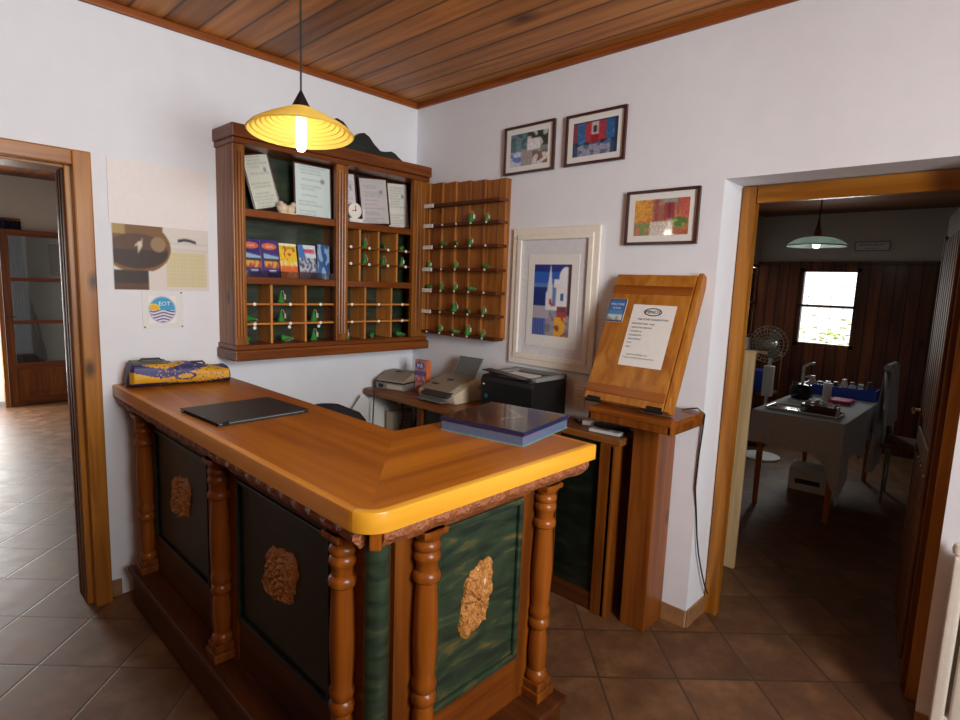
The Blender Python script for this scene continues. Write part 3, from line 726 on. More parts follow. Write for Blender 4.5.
b = B(); b.lathe([(.036, 0), (.036, -.0015)], (-.605, -.184, ZS+.066), 24, 'Y'); link('dial', b, 'cream', t)
b = B(); b.box(-.607, -.603, -.188, -.186, ZS+.062, ZS+.094); b.box(-.628, -.604, -.188, -.186, ZS+.064, ZS+.068); b.lathe([(.004, 0), (.004, -.002)], (-.605, -.186, ZS+.066), 10, 'Y'); link('clock_hand', b, 'ink', t)
# brochures
def bro_purple(u, v):
    if ((u-.5)/.42)**2 + ((v-.83)/.085)**2 < 1:
        return (232, 150, 60) if ((u-.5)/.36)**2 + ((v-.83)/.06)**2 > 1 else (222, 90, 50)
    if .15 < u and .25 < v < .66 - .1*u:
        if v > .5: return (150, 190, 220)
        if v > .44: return (60, 40, 50)
        return (214, 170, 70) if noise.noise(Vector((u*6, v*6, 0))) > -.05 else (180, 70, 60)
    if .4 < u < .8 and .14 < v < .2: return (220, 220, 220)
    return (62, 40, 122)
def bro_yellow(u, v):
    if v < .35: return (224, 100, 40) if noise.noise(Vector((u*9, v*7, 3))) < .2 else (236, 140, 60)
    if v > .93: return (240, 240, 200)
    n = noise.noise(Vector((u*8, v*8, 5)))
    if .35 < v < .5 and n > .1: return (240, 220, 190)
    if n > .28: return (200, 80, 40)
    return (240, 200, 36)
def bro_blue(u, v):
    if v > .62:
        if .3 < u < .95 and .75 < v < .88: return (214, 110, 130)
        return (60, 120, 200) if u < .25+.4*(1-v) else (214, 226, 240)
    if v > .2: return (70, 90, 120) if noise.noise(Vector((u*8, v*9, 8))) > 0 else (190, 190, 200)
    return (90, 80, 110)
def bro_pale(u, v):
    return (150, 180, 214) if noise.noise(Vector((u*3, v*4, 9))) > 0 else (56, 96, 156)
def brochure(cx, w, h, fn, label, txt=None, tc='inkw', y=-.15, tilt=0, z0=1.591):
    t = thing('brochure', label, 'brochure', (cx, y, z0), 0, 'brochures on the middle shelf')
    M = Matrix.Translation((cx, y, z0)) @ Matrix.Rotation(-.18, 4, 'X') @ Matrix.Rotation(tilt, 4, 'Y') @ plane_m((-w/2, 0, 0), (1, 0, 0), (0, 0, 1))
    b = B(M); b.box(0, w, 0, h, -.006, 0); b.mi = 1; b.paint(fn, w, h, 30, 48, .0004, 0, 0, .1)
    link('leaflet', b, ['paper', 'artgloss'], t)
    if txt:
        b = B(M)
        for s_, size, yy in txt: b.text(s_, size, w/2, yy*h, .0012)
        link('lettering', b, tc, t)
brochure(-1.205, .098, .20, bro_purple, 'purple brochure at the left end of the row', [('CRETE', .014, .80)])
brochure(-1.105, .098, .20, bro_purple, 'purple brochure second from left, beside the yellow one', [('CRETE', .014, .80)])
brochure(-1.0, .10, .19, bro_yellow, 'yellow and orange brochure in the middle of the row', [('SAMARIA', .018, .84)], 'ink', y=-.152)
brochure(-.885, .105, .19, bro_blue, 'blue and white brochure right of the yellow one', [('CRUISE', .018, .80)], 'ink', y=-.154)
brochure(-.785, .075, .20, bro_pale, 'pale blue brochure at the right end, turned askew', y=-.14, tilt=.08)
# holder for the brochures
b = B(); b.box(-1.26, -.735, -.1785, -.176, 1.5905, 1.625, .001)
tag(link('leaflet_rack', b, 'tintglass', base=(-1, -.14, 1.591)), 'clear acrylic leaflet rack in front of the brochures', 'rack')
# keys in the cabinet
rowsn = ['top', 'middle', 'bottom']; coln = ['left', 'middle', 'right']
gz = [1.4545, 1.3505, 1.2405]
for (r_, c_, lie, rz) in ((0, 1, 0, .3), (1, 0, 1, .5), (1, 1, 0, .4), (1, 2, 0, 0), (2, 0, 1, -.6), (2, 1, 1, 1.2), (2, 2, 0, 0)):
    x = (-1.215, -1.02, -.82)[c_] - .02
    key(x, -.12, gz[r_], 'green key fob, left cabinet bay, %s row, %s pigeonhole' % (rowsn[r_], coln[c_]), 'key fobs in the wall cabinet', lie, rz, 1.15)
for (z, zn) in ((1.7925, 'upper'), (1.6955, 'middle')):
    for x, cn in ((-.50, 'second'), (-.36, 'third'), (-.215, 'fourth')):
        key(x, -.13, z, 'green key fob, right cabinet bay, %s row of narrow pigeonholes, %s column' % (zn, cn), 'key fobs in the wall cabinet', int(random.random() < .6), random.uniform(-1, 1), .95)
for x, cn in ((-.62, 'left'), (-.44, 'middle'), (-.24, 'right')):
    key(x, -.13, 1.2405, 'green key fob in the right bay, bottom row, %s wide pigeonhole' % cn, 'key fobs in the wall cabinet', int(cn != 'left'), random.uniform(-1, 1), .95)

# ------------------------------------------------------------------ key rack on the right wall
t = thing('key_rack', 'stepped pine key rack with seven shelves on the right wall beside the cabinet', 'rack', (-.04, -.5, 1.28))
ys = [-.075, -.20, -.325, -.45, -.575, -.70, -.86]
for i in range(6):
    ya, yb = ys[i], ys[i+1]
    x_a, x_b = (-.035, -.052) if i < 5 else (-.035, -.045)
    b = B(); b.prism([(x_a, ya), (x_b, yb), (x_b+.014, yb), (-.002, yb), (-.002, ya)], 'Z', 1.275, 2.235 - .006*i)
    link('slat', b, 'rack', t)
zsh = [2.09, 1.965, 1.83, 1.69, 1.556, 1.42, 1.285]
for k, z in enumerate(zsh):
    b = B(); b.box(-.10, -.02, -.862, -.078, z-.018, z, .002); link('shelf', b, 'rackY', t)
for k, z in enumerate(zsh[:-1]):
    link('label_strip', B().box(-.106, -.1005, -.30, -.21, z-.022, z+.002, .001), 'tag', t)
yk = [-.262, -.387, -.512, -.637, -.765]
for k, z in enumerate(zsh[1:]):
    for j, y in enumerate(yk):
        b = B(); b.lathe([(.007, 0), (.007, -.003)], (-.1, y, z-.008), 10, 'X'); link('number_tag', b, 'tag', t)
nr = ['', 'second', 'third', 'fourth', 'fifth', 'sixth', 'seventh']; nc = ['first', 'second', 'third', 'fourth', 'fifth']
for k, j, lie in ((1, 3, 0), (1, 4, 0), (2, 1, 1), (2, 2, 1), (2, 3, 0), (3, 0, 0), (3, 2, 0), (3, 4, 1), (4, 0, 1), (4, 1, 0), (4, 2, 0), (4, 3, 1), (5, 2, 0), (5, 3, 1), (5, 4, 0), (6, 1, 0), (6, 2, 1), (6, 3, 0), (6, 4, 0)):
    key(-.082, yk[j]+.015, zsh[k]+.0005, 'green key fob on wall rack, %s shelf down, %s slot from left' % (nr[k], nc[j]), 'key fobs on the wall rack', lie, random.uniform(-.8, .8), .8 if not (k, j) in ((1, 3), (5, 2), (6, 3)) else 1.1)

# ------------------------------------------------------------------ pictures on the walls
def art_alley(u, v):
    n = noise.noise(Vector((u*7, v*7, 1))); c = (120, 130, 136)
    if v > .55 and u > .45: c = (40, 52, 40) if n > -.1 else (190, 196, 196)
    if u < .45: c = (90, 130, 140) if n > 0 else (64, 90, 96)
    if v < .45 and u < .3: c = (90, 110, 180) if n > 0 else (190, 200, 216)
    if .3 < u < .6 and v < .5: c = (150, 140, 140)
    if .45 < u < .8 and .45 < v < .8: c = (224, 224, 226)
    if u > .6 and v < .4: c = (206, 204, 200) if n > -.1 else (120, 84, 60)
    return c
def art_blue(u, v):
    n = noise.noise(Vector((u*8, v*8, 4))); c = (36, 96, 150) if n > -.15 else (60, 120, 170)
    if .28 < u < .75 and v > .35: c = (186, 52, 60) if n > -.1 else (150, 60, 80)
    if .42 < u < .58 and v > .35: c = (150, 20, 40) if v < .6 else (200, 190, 190)
    if .46 < u < .54 and .65 < v < .85: c = (60, 50, 70)
    if v < .32: c = (150, 154, 176) if n > -.1 else (90, 100, 130)
    if v < .36 and (u < .12 or u > .85): c = (40, 70, 110)
    if .3 < v < .42 and abs(u-.5) > .12 and n > .05: c = (30, 40, 60)
    if u < .1 and v > .4: c = (130, 60, 80)
    if u > .93 or v > .96: c = (30, 50, 80)
    return c
def art_door(u, v):
    n = noise.noise(Vector((u*9, v*9, 7))); c = (214, 150, 30) if n > -.15 else (190, 120, 30)
    if u > .33: c = (176, 120, 90) if n > 0 else (150, 90, 70)
    if u > .82: c = (190, 90, 80)
    if .37 < u < .45 and v > .3: c = (150, 60, 60)
    if .55 < u < .74 and .42 < v < .9: c = (150, 40, 60) if abs(u-.645) > .01 else (90, 20, 30)
    if .52 < u < .78 and v > .88: c = (150, 150, 140)
    if v < .38: c = (206, 196, 186) if .3 < u < .72 else ((110, 140, 60) if n > -.05 else (190, 110, 80))
    if (u-.83)**2 + (v-.36)**2*1.2 < .02: c = (70, 110, 50) if n > -.2 else (140, 170, 80)
    if u > .72 and v < .14: c = (180, 90, 60)
    return c
def art_santorini(u, v):
    n = noise.noise(Vector((u*8, v*12, 2)))
    c = (40, 96, 190) if v > .7 else (20, 50, 120)
    if .68 < v < .74: c = (90, 130, 190)
    if v > .9: c = (22, 52, 140)
    if v < .42: c = (150, 146, 160) if n > -.1 else (124, 118, 136)
    if v < .42 and v > .12+.3*u and u < .45: c = (176, 170, 184)
    if u > .34 and v > .36 and v < .62 + .4*max(0, 1-abs(u-.45)/.08): c = (222, 226, 236)
    if u > .55 and .36 < v < .80: c = (232, 234, 240)
    if (u-.86)**2/.03 + (v-.82)**2/.022 < 1 and v > .7: c = (236, 238, 244)
    if .52 < u < .62 and .42 < v < .68: c = (90, 130, 180)
    if .74 < u < .82 and .5 < v < .6: c = (40, 90, 150)
    if .44 < u < .56 and .42 < v < .56 and n > 0: c = (190, 70, 70)
    if u > .92 and .3 < v: c = (70, 40, 50)
    if .66 < u < .92 and .27 < v < .42: c = (176, 40, 50) if n > -.2 else (90, 60, 60)
    if .6 < u < .9 and v < .27: c = (226, 166, 36) if n > -.3 else (140, 60, 40)
    if u < .36 and v < .24: c = (40, 76, 160) if math.sin(u*90) > -.3 else (120, 130, 180)
    return c
def picture(name, label, y0, y1, z0, z1, bw, art, nx, ny, mat='brownframe', inset=(.03, .03), tilt=0):
    w, h = abs(y1-y0), z1-z0
    t = thing(name, label, 'picture', (-.005, (y0+y1)/2, z0))
    M = WB(y0, z0, -.004) @ Matrix.Rotation(tilt, 4, 'Z')
    link('frame', B(M).frame(w, h, bw, .018, .003), mat, t)
    link('mount', B(M).box(bw, w-bw, bw, h-bw, 0, .008), 'paper', t)
    ix, iy = inset
    b = B(M); b.paint(art, w-2*bw-2*ix, h-2*bw-2*iy, nx, ny, .0086, bw+ix, bw+iy, .2); link('photograph', b, 'artgloss', t)
    return t, M
picture('framed_picture', 'small framed photo of a shaded white street, leftmost of the three brown frames', -.808, -1.165, 2.221, 2.485, .014, art_alley, 60, 42, inset=(.032, .03), tilt=.004)
picture('framed_picture', 'small framed photo of a red door between blue walls, highest on the right wall', -1.236, -1.590, 2.224, 2.480, .014, art_blue, 60, 42, inset=(.032, .03))
picture('framed_picture', 'framed photo of an ochre alley with crimson door, hanging above the display board', -1.622, -1.985, 1.811, 2.065, .014, art_door, 60, 42, inset=(.032, .03))
t = thing('framed_poster', 'large cream framed poster of a white island house above the blue sea', 'picture', (-.005, -1.19, 1.148))
M = WB(-.908, 1.148, -.003); w, h = .578, .77
link('frame', B(M).frame(w, h, .055, .016, .004), 'cream', t)
b = B(M @ Matrix.Translation((.035, .035, .008))); b.frame(w-.07, h-.07, .03, .014, .004); b.box(.03, .478, h-.092, h-.086, .012, .0155); link('inner_frame', b, 'cream', t)
link('mount', B(M).box(.06, w-.06, .06, h-.06, 0, .006), 'mount', t)
link('mat_board', B(M).box(.118, w-.118, .115, h-.145, .006, .009, .001), 'paper', t)
b = B(M); b.paint(art_santorini, .25, .39, 60, 94, .0095, .163, .18, .05); link('photograph', b, 'artgloss', t)

# calendar poster and blank sheet on the left wall
def cal(u, v):
    c = (222, 214, 206)
    if u > .5:
        if v < .62 and v > .06 and .53 < u < .97:
            c = (216, 204, 164)
            if (u*26) % 1 < .12 or (v*16) % 1 < .14: c = (206, 192, 150)
        if .86 > v > .62 and math.sin(v*60) > .7 and u > .56: c = (206, 200, 196)
        if abs(v-.80 - .02*math.sin((u-.66)*18)) < .022 and .66 < u < .86: c = (50, 44, 46)
    bulge = .50 + .08*math.sin((v-.25)*PI/1.1)
    x = (u-.0)/bulge
    if (v > .3 and ((u-.24)/.34)**2 + ((v-.66)/.40)**2 < 1.0) or (v > .62 and u < .5): c = (120, 82, 34)
    if ((u-.24)/.31)**2 + ((v-.60)/.27)**2 < 1: c = (52, 28, 18) if v < .62 else (84, 52, 30)
    if (v <= .3 and u < .34) : c = (44, 26, 18)
    if v <= .1 and u < .34: c = (88, 50, 26)
    if ((u-.45)/.08)**2 + ((v-.72)/.12)**2 < 1: c = (150, 120, 84)
    if (abs(u-.26-(v-.66)*.2)*6 + abs(v-.68))*1.2 < .16 or abs(u-.25)+abs(v-.72-(u-.25))*1.5 < .05: c = (206, 196, 180)
    if u < .12 and v > .85: c = (170, 140, 80)
    return c
t = thing('wall_calendar', 'wall calendar with brown oval glossy picture hung left of the cabinet', 'calendar', (-1.59, -.003, 1.51))
b = B(WA(-1.803, 1.508, -.003)); b.box(0, .427, 0, .306, 0, .003); b.mi = 1; b.paint(cal, .425, .304, 96, 70, .0035, .001, .001); link('printed_page', b, ['paper', 'art'], t)
b = B(WA(-1.812, 1.812, -.003)); b.box(0, .436, 0, .295, 0, .002, .0005); link('upper_page', b, plain('ivory_card', (238, 232, 230), .6, var=.02), t)
def eot(u, v):
    d = (u-.5)**2 + (v-.5)**2
    if d > .25: return (238, 236, 234)
    if d > .205: return (196, 196, 222)
    if v < .48:
        w_ = (v*9 + .35*math.sin(u*9)) % 1
        return (60, 56, 110) if w_ < .38 else (226, 224, 236)
    if (u-.2)**2 + (v-.5)**2 < .035: return (236, 178, 20)
    if (u-.2)**2 + (v-.5)**2 < .05: return (246, 226, 90)
    return (44, 160, 206)
t = thing('tourism_plaque', 'clear plaque with round blue, yellow and striped emblem below the calendar', 'plaque', (-1.6, -.003, 1.315))
link('clear_plate', B(WA(-1.69, 1.32, -.001)).box(0, .185, 0, .185, 0, .003, .001), 'white', t)
b = B(WA(-1.664, 1.345, -.0055)); b.paint(eot, .125, .135, 60, 64, 0); b.text('EOT', .028, .072, .088, .0008, 'CENTER', 1); link('emblem', b, ['art', 'inkw'], t)
b = B()
for x, z in ((-1.682, 1.328), (-1.513, 1.328), (-1.513, 1.497)): b.lathe([(.004, 0), (.004, -.003)], (x, -.004, z), 8, 'Y')
link('screw', b, 'dgrey', t)

# ------------------------------------------------------------------ pendant lamp
t = thing('pendant_lamp', 'lit yellow ribbed glass pendant lamp with black cone hanging from the pine ceiling', 'lamp', (-1.47, -1.13, 2.10))
LX, LY, LZ = -1.47, -1.13, 2.108
_ax = Vector((1.95, -1.07, 0)).cross(Vector((0, 0, 1))); _view = Vector((LX+2.54, LY+3.08, 0)).normalized()
TL = Matrix.Translation((LX, LY, LZ+.15)) @ Matrix.Rotation(math.radians(4), 4, Vector((0, 0, 1)).cross(_view)) @ Matrix.Translation((-LX, -LY, -LZ-.15))
b = B(TL); prof = []; n = 19; RL = .182
for i in range(n+1):
    f = i/n; rr = RL*(1-f) + .028*f; z = LZ + .085*(f**.85)
    prof.append((rr, z + (.0042 if i % 2 else -.0022)))
inner = [(r_-.001, z-.004) for r_, z in prof]
b.lathe(prof, (LX, LY, 0), 64, caps=False); b.lathe(inner, (LX, LY, 0), 64, caps=False)
b.lathe([(RL, LZ), (RL+.004, LZ-.002), (RL-.001, LZ-.005)], (LX, LY, 0), 64, caps=False)
link('lamp_shade', b, 'shade', t, True)
link('cap', B(TL).lathe([(.034, LZ+.078), (.034, LZ+.086), (.004, LZ+.145), (.003, LZ+.15)], (LX, LY, 0), 24), 'black', t, True)
link('cord', B().tube([(LX, LY, LZ+.145), (LX, LY, H)], .0035, 8), 'black', t)
link('bulb', B(TL).lathe([(.013, LZ+.07), (.017, LZ+.06), (.017, LZ-.055), (.012, LZ-.064), (.002, LZ-.066)], (LX, LY, 0), 16), 'bulb', t, True)
l2 = bpy.data.lights.new('far_lamp_glow', 'POINT'); l2.energy = 1.8; l2.color = (.9, 1, .94); l2.shadow_soft_size = .03
lo2 = bpy.data.objects.new('far_lamp_glow', l2); COL.objects.link(lo2); lo2.location = (2.7, -1.80, 1.975)
l = bpy.data.lights.new('lamp_glow', 'POINT'); l.energy = 1.6; l.color = (1, .9, .7); l.shadow_soft_size = .03
lo = bpy.data.objects.new('lamp_glow', l); COL.objects.link(lo); lo.location = (LX, LY, LZ-.09)

# ------------------------------------------------------------------ back desk along the right wall
t = thing('back_desk', 'low brown wooden office desk along the right wall with dark green panels', 'desk', (-.2, -.9, 0))
link('desk_top', B().prism([(-.43, -.045), (-.43, -1.40), (-.215, -1.42), (-.215, -1.79), (-.013, -1.79), (-.013, -.02), (-.40, -.02)], 'Z', .865, .9, .004), 'desk', t)
for q in ((-.415, -.38, -.60, -.555), (-.415, -.38, -1.40, -1.35), (-.205, -.17, -1.44, -1.40)): link('stile', B().box(*q, 0, .865, .003), 'body', t)
b = B(); b.box(-.225, -.17, -1.775, -1.69, 0, .865, .004); b.box(-.225, -.04, -1.765, -1.745, 0, .865, .003); link('end_post', b, 'body', t)
for q in ((-.215, -.18, -1.69, -1.44), (-.41, -.385, -1.35, -.60)): link('rail', B().box(*q, 0, .09, .003), 'bodyY', t)
for q in ((-.20, -.19, -1.69, -1.44), (-.40, -.39, -1.35, -.60)): link('panel', B().box(*q, .09, .865), 'green', t)
link('side_board', B().box(-.38, -.013, -.60, -.585, 0, .865), 'body', t)
# printer
def printer():
    x0, x1, y0, y1, z0, z1 = -.33, -.035, -1.345, -.985, .901, 1.115
    t = thing('laser_printer', 'black laser printer on the desk behind the flat box', 'printer', ((x0+x1)/2, (y0+y1)/2, z0))
    b = B(); b.prism([(x0+.03, z0), (x0+.005, z0+.02), (x0, z1-.03), (x0+.012, z1-.004), (x0+.04, z1), (x1-.01, z1), (x1, z1-.02), (x1, z0)], 'Y', y0, y1, .006)
    link('printer_body', b, 'black', t)
    b = B(); b.box(x0+.05, x1-.02, y0+.05, y1-.06, z1-.001, z1+.002); link('output_well', b, 'blackgloss', t)
    b = B(); b.box(x0+.03, x1, y0, y0+.03, z1-.004, z1+.018, .005); b.box(x1-.03, x1, y0, y1, z1-.004, z1+.018, .005); b.box(x0+.06, x1, y1-.05, y1, z1-.004, z1+.014, .005)
    link('top_rim', b, 'greypl', t)
    b = B(); b.prism([(y1-.31, z1+.004), (y1-.02, z1+.024), (y1-.02, z1+.030), (y1-.31, z1+.010)], 'X', x0-.015, x0+.055, .002); link('output_flap', b, 'black', t)
    b = B(); b.box(x0+.07, x0+.20, y0+.1, y0+.28, z1+.002, z1+.006, .001); link('paper', b, 'paper', t)
    b = B(); b.box(x0-.004, x0+.01, y0+.03, y1-.08, z0+.055, z0+.072, .002); b.box(x0-.05, x0+.01, y0+.06, y1-.12, z0+.052, z0+.056, .001); link('paper_slot', b, 'greypl', t)
    b = B(); b.lathe([(.012, 0), (.012, -.004)], (x0-.001, y1-.045, z0+.10), 16, 'X'); link('power_button', b, plain('teal_button', (30, 90, 110), .3), t)
    b = B(); b.box(x0-.006, x0, y1-.03, y1-.024, z0+.16, z0+.166); link('indicator_light', b, 'tag', t)
printer()
# fax machine
def fax():
    t = thing('fax_machine', 'beige fax machine with raised grey paper tray, left of the black printer', 'fax machine', (-.165, -.625, .901), math.radians(2))
    b = B(); b.prism([(-.16, 0), (-.175, .03), (-.17, .06), (-.02, .115), (.06, .135), (.14, .13), (.15, 0)], 'Y', -.155, .155, .012); link('fax_body', b, 'beige', t, True, True)
    b = B(); b.prism([(-.17, .063), (-.03, .117), (.05, .138), (.05, .142), (-.035, .122), (-.172, .07)], 'Y', -.115, .115, .002); link('control_panel', b, 'greige', t, local=True)
    b = B(); b.prism([(-.205, .035), (-.15, .05), (-.145, .066), (-.165, .068), (-.21, .052)], 'Y', -.13, .09, .004); link('handset_tray', b, 'dgrey', t, local=True)
    b = B(); b.box(-.06, -.03, -.02, .02, .115, .122, .001); b.box(-.12, -.10, .04, .09, .088, .098, .001); link('display', b, 'dgrey', t, local=True)
    Mt = Matrix.Translation((.04, -.01, .132)) @ Matrix.Rotation(math.radians(34), 4, 'Y')
    b = B(Mt); b.box(-.004, .0, -.105, .09, 0, .135, .002); b.box(-.008, .0, -.105, -.098, 0, .13, .001); b.box(-.008, 0, .083, .09, 0, .13, .001); link('paper_tray', b, plain('smoke_tray', (112, 118, 118), .4), t, local=True)
    b = B(); b.box(-.235, -.16, -.11, .11, .012, .017, .001); link('exit_tray', b, 'greypl', t, local=True)
    b = B(); b.lathe([(.018, 0), (.018, -.002)], (.05, -.156, .085), 16, 'Y'); link('badge', b, 'greypl', t, local=True)
fax()
# card terminal / small scanner
t = thing('card_printer', 'small grey-beige office device at the left end of the desk', 'office device', (-.235, -.16, .901), math.radians(16))
b = B(); b.prism([(-.11, .0), (-.11, .045), (-.06, .048), (.09, .05), (.09, 0)], 'Y', -.11, .11, .006); link('lower_case', b, 'greypl', t, local=True)
b = B(); b.prism([(-.11, .052), (-.10, .068), (.0, .108), (.08, .11), (.09, .052)], 'Y', -.112, .11, .008); link('lid', b, 'greige', t, local=True)
b = B(); b.box(-.114, .092, -.114, .112, .046, .053); link('seam', b, 'black', t, local=True)
b = B(); b.box(-.113, -.109, -.10, .02, .008, .036, .001); link('front_plate', b, 'beige', t, local=True)
b = B(); b.box(-.114, -.108, .05, .085, .012, .035, .001); link('port', b, 'black', t, local=True)
b = B(); b.box(-.01, .02, -.02, .03, .105, .111, .001); link('display', b, 'dgrey', t, local=True)
# small coloured carton
def carton(u, v):
    if v > .66:
        return (70, 60, 170) if ((u-.45)/.4)**2+((v-.83)/.14)**2 < 1 else (226, 120, 60)
    if v > .5: return (60, 50, 140)
    return (206, 96, 70) if noise.noise(Vector((u*6, v*7, 2))) > 0 else (214, 180, 200)
t = thing('ink_carton', 'small upright purple and orange carton between the device and the fax', 'carton', (-.18, -.33, .901))
M = plane_m((-.20, -.272, .901), (0, -1, 0), (0, 0, 1)); b = B(M); b.box(0, .115, 0, .20, -.035, 0, .001); link('carton_body', b, plain('orange_card', (216, 110, 56), .5), t)
b = B(M); b.paint(carton, .113, .198, 24, 40, .0006, .001, .001); link('printed_front', b, 'artgloss', t)
b = B(M); b.text('ink', .05, .052, .152, .0014); link('lettering', b, 'inkw', t)
# things by the display board on the desk
t = thing('cordless_phone', 'black cordless phone lying on the desk end behind the podium', 'phone', (-.075, -1.66, .901), .3)
link('handset', B().box(-.03, .03, -.085, .085, .004, .026, .008), 'black', t, local=True); link('antenna', B().tube([(.02, .08, .016), (.02, .13, .02)], .005), 'black', t, local=True)
link('earpiece', B().box(-.02, .02, .05, .07, .026, .029, .001), 'dgrey', t, local=True)
t = thing('remote_control', 'pale grey remote lying at the front edge of the desk end', 'remote', (-.165, -1.68, .901), .12)
link('case', B().box(-.025, .025, -.08, .08, 0, .016, .005), 'white', t, local=True); link('keypad', B().box(-.015, .015, -.02, .05, .016, .018, .001), 'greypl', t, local=True)
tag(link('cable_box', B(Tm((-.09, -1.535, .901), .3)).box(-.022, .022, -.03, .03, 0, .024, .004), 'white', base=(-.09, -1.535, .901)), 'little white adapter box on the desk right of the printer', 'adapter')
tag(link('wall_switch', B().box(-.012, -.0005, -1.445, -1.375, .945, 1.08, .003).box(-.016, -.012, -1.435, -1.385, .96, 1.01, .002).box(-.016, -.012, -1.435, -1.385, 1.018, 1.065, .002), 'cream', base=(-.005, -1.41, .94)), 'cream socket plate on the wall right of the printer', 'socket')
tag(link('desk_cable', B().tube([(-.06, -1.43, .905), (-.10, -1.48, .906), (-.06, -1.56, .906), (-.11, -1.62, .906)], .005), 'denim', base=(-.06, -1.43, .901)), 'dark blue cable lying on the desk beside the printer', 'cable')

# clutter in the knee space, left end of the desk
tag(link('leaning_board', B(plane_m((-.625, -.10, .70), (.60, .06, .68), (-.68, 0, .6))).box(0, .235, -.16, 0, -.008, 0, .004), 'white', base=(-.5, -.1, .6)), 'thin white board leaning against the wall left of the desk', 'board')
t = thing('document_tray', 'white paper stack standing under the desk beside the cables', 'paper', (-.16, -.12, .0))
link('page', B().box(-.40, -.03, -.055, -.04, .0, .84, .001), 'paper', t)
link('folder', B(Tm((-.20, -.12, 0), .1)).box(-.09, .09, -.03, .03, .45, .74, .004).box(-.08, .08, -.02, .02, 0, .45, .003), 'beige', t)
def sheet(u, v):
    if int(v*20) % 2 and .2 < u < .8 and math.sin(u*60+v*31) > 0: return (170, 175, 190)
    return (222, 222, 216)
b = B(plane_m((-.27, -.14, .48), (1, 0, 0), (.15, -.05, 1))); b.box(0, .12, 0, .25, -.002, 0); b.mi = 1; b.paint(sheet, .12, .25, 20, 40, .0005); link('notice', b, ['paper', 'art'], t)
t = thing('power_adapter', 'dark power adapter hanging under the desk edge with two cables', 'adapter', (-.25, -.20, .82))
link('adapter_body', B().box(-.28, -.19, -.24, -.19, .80, .845, .006), 'black', t); link('adapter_label', B().box(-.245, -.21, -.243, -.24, .808, .836), 'greypl', t)
for x in (-.25, -.13): link('cord', B().tube([(x, -.21, .82), (x+.01, -.21, .7), (x-.02, -.2, .6), (x-.01, -.2, .5)], .004), 'black', t)
tag(link('cable_bundle', B().tube([(-.12, -.24, .70), (-.14, -.24, .62), (-.11, -.24, .55), (-.15, -.24, .48)], .016).tube([(-.10, -.24, .68), (-.09, -.24, .58), (-.12, -.24, .5)], .014), 'navy', base=(-.135, -.24, .5)), 'dark blue bundle hanging among the cables below the desk', 'cable bundle')
tag(link('power_cable', B().tube([(-.437, -.16, .91), (-.442, -.16, .8), (-.44, -.15, .6), (-.445, -.15, .3), (-.44, -.15, .005)], .004), 'black', base=(-.42, -.1, 0)), 'thin black cable dropping from the desk corner at the wall', 'cable')
# office chair behind the counter
t = thing('office_chair', 'black office chair whose rounded backrest shows over the counter', 'chair', (-1.09, -.68, 0), math.radians(142))
b = B()
R = []
for k in range(13):
    f = k/12; z = .54 + .445*f
    w = .20*(1-.12*(1-f))*(1 if f < .75 else math.sqrt(max(.0, 1-((f-.75)/.255)**2))*.9+.1); R.append([(w*math.cos(a), .028*math.sin(a) - .05*math.cos(w*0)*((f-.5)**2), z) for a in [2*PI*i/20 for i in range(20)]])
b.rings(R); link('backrest', b, 'fabricblk', t, True, True)
link('seat', B().box(-.23, .23, -.50, -.06, .44, .52, .035, 3), 'fabricblk', t, False, True)
link('column', B().lathe([(.03, .1), (.03, .44)], (0, -.28, 0), 12), 'black', t, True, True)
link('back_support', B().tube([(0, -.2, .44), (0, .03, .44), (0, .045, .6)], .015), 'black', t, True, True)
for k in range(5):
    a = 2*PI*k/5+.3; c = link('leg', B().tube([(0, -.28, .11), (.26*math.cos(a), -.28+.26*math.sin(a), .065)], .016), 'black', t, True, True)
    link('caster', B().sphere((.26*math.cos(a), -.28+.26*math.sin(a), .03), .03), 'black', c, True, True)

# ------------------------------------------------------------------ podium with the display board
t = thing('podium', 'tall square brown pine podium with a shallow shelf at the right wall', 'podium', (-.1, -1.9, 0))
link('pedestal', B().box(-.19, -.0135, -1.965, -1.84, 0, 1.005, .004), 'post', t)
b = B(); b.box(-.335, -.003, -2.085, -1.675, 1.035, 1.058, .003); link('shelf', b, 'boardY', t)
b = B(); b.box(-.33, -.31, -2.08, -1.68, 1.0, 1.035, .003); b.box(-.33, -.003, -2.085, -2.065, .998, 1.04, .003); b.box(-.33, -.003, -1.695, -1.68, 1.0, 1.04, .003); link('shelf_apron', b, 'post', t)
t = thing('display_board', 'hinged orange pine display case leaning on the podium with a printed notice', 'display board', (-.17, -1.83, 1.06))
DB = plane_m((-.283, -1.618, 1.085), (0, -1, 0), (.24, 0, .587))
DW, DH = .408, .632
b = B(DB); b.box(0, DW-.012, 0, DH, -.02, 0, .004); link('lid', b, 'board', t)
for y_ in (.035, DH-.10): link('batten', B(DB).box(0, DW-.012, y_, y_+.042, 0, .006, .002), 'boardY', t)
b = B(DB); b.box(0, DW+.012, -.003, DH+.008, -.062, -.024, .004); b.box(DW-.008, DW+.014, 0, DH+.012, -.064, -.002, .004); link('case', b, 'board', t)
for x in (.055, DW-.05):
    b = B(DB); b.box(x-.035, x+.035, -.012, .014, -.006, .004, .002); b.lathe([(.007, -.04), (.007, .04)], (x, -.008, .002), 10, 'X'); link('hinge', b, 'iron', t)
def notice(u, v): return (226, 222, 224)
b = B(DB @ Matrix.Translation((.13, .18, 0))); b.box(0, .212, 0, .30, 0, .0015)
b.paint(notice, .212, .30, 2, 2, .0018)
b.mi = 0
link('notice_sheet', b, ['paper'], t)
NM = DB @ Matrix.Translation((.13, .18, .003))
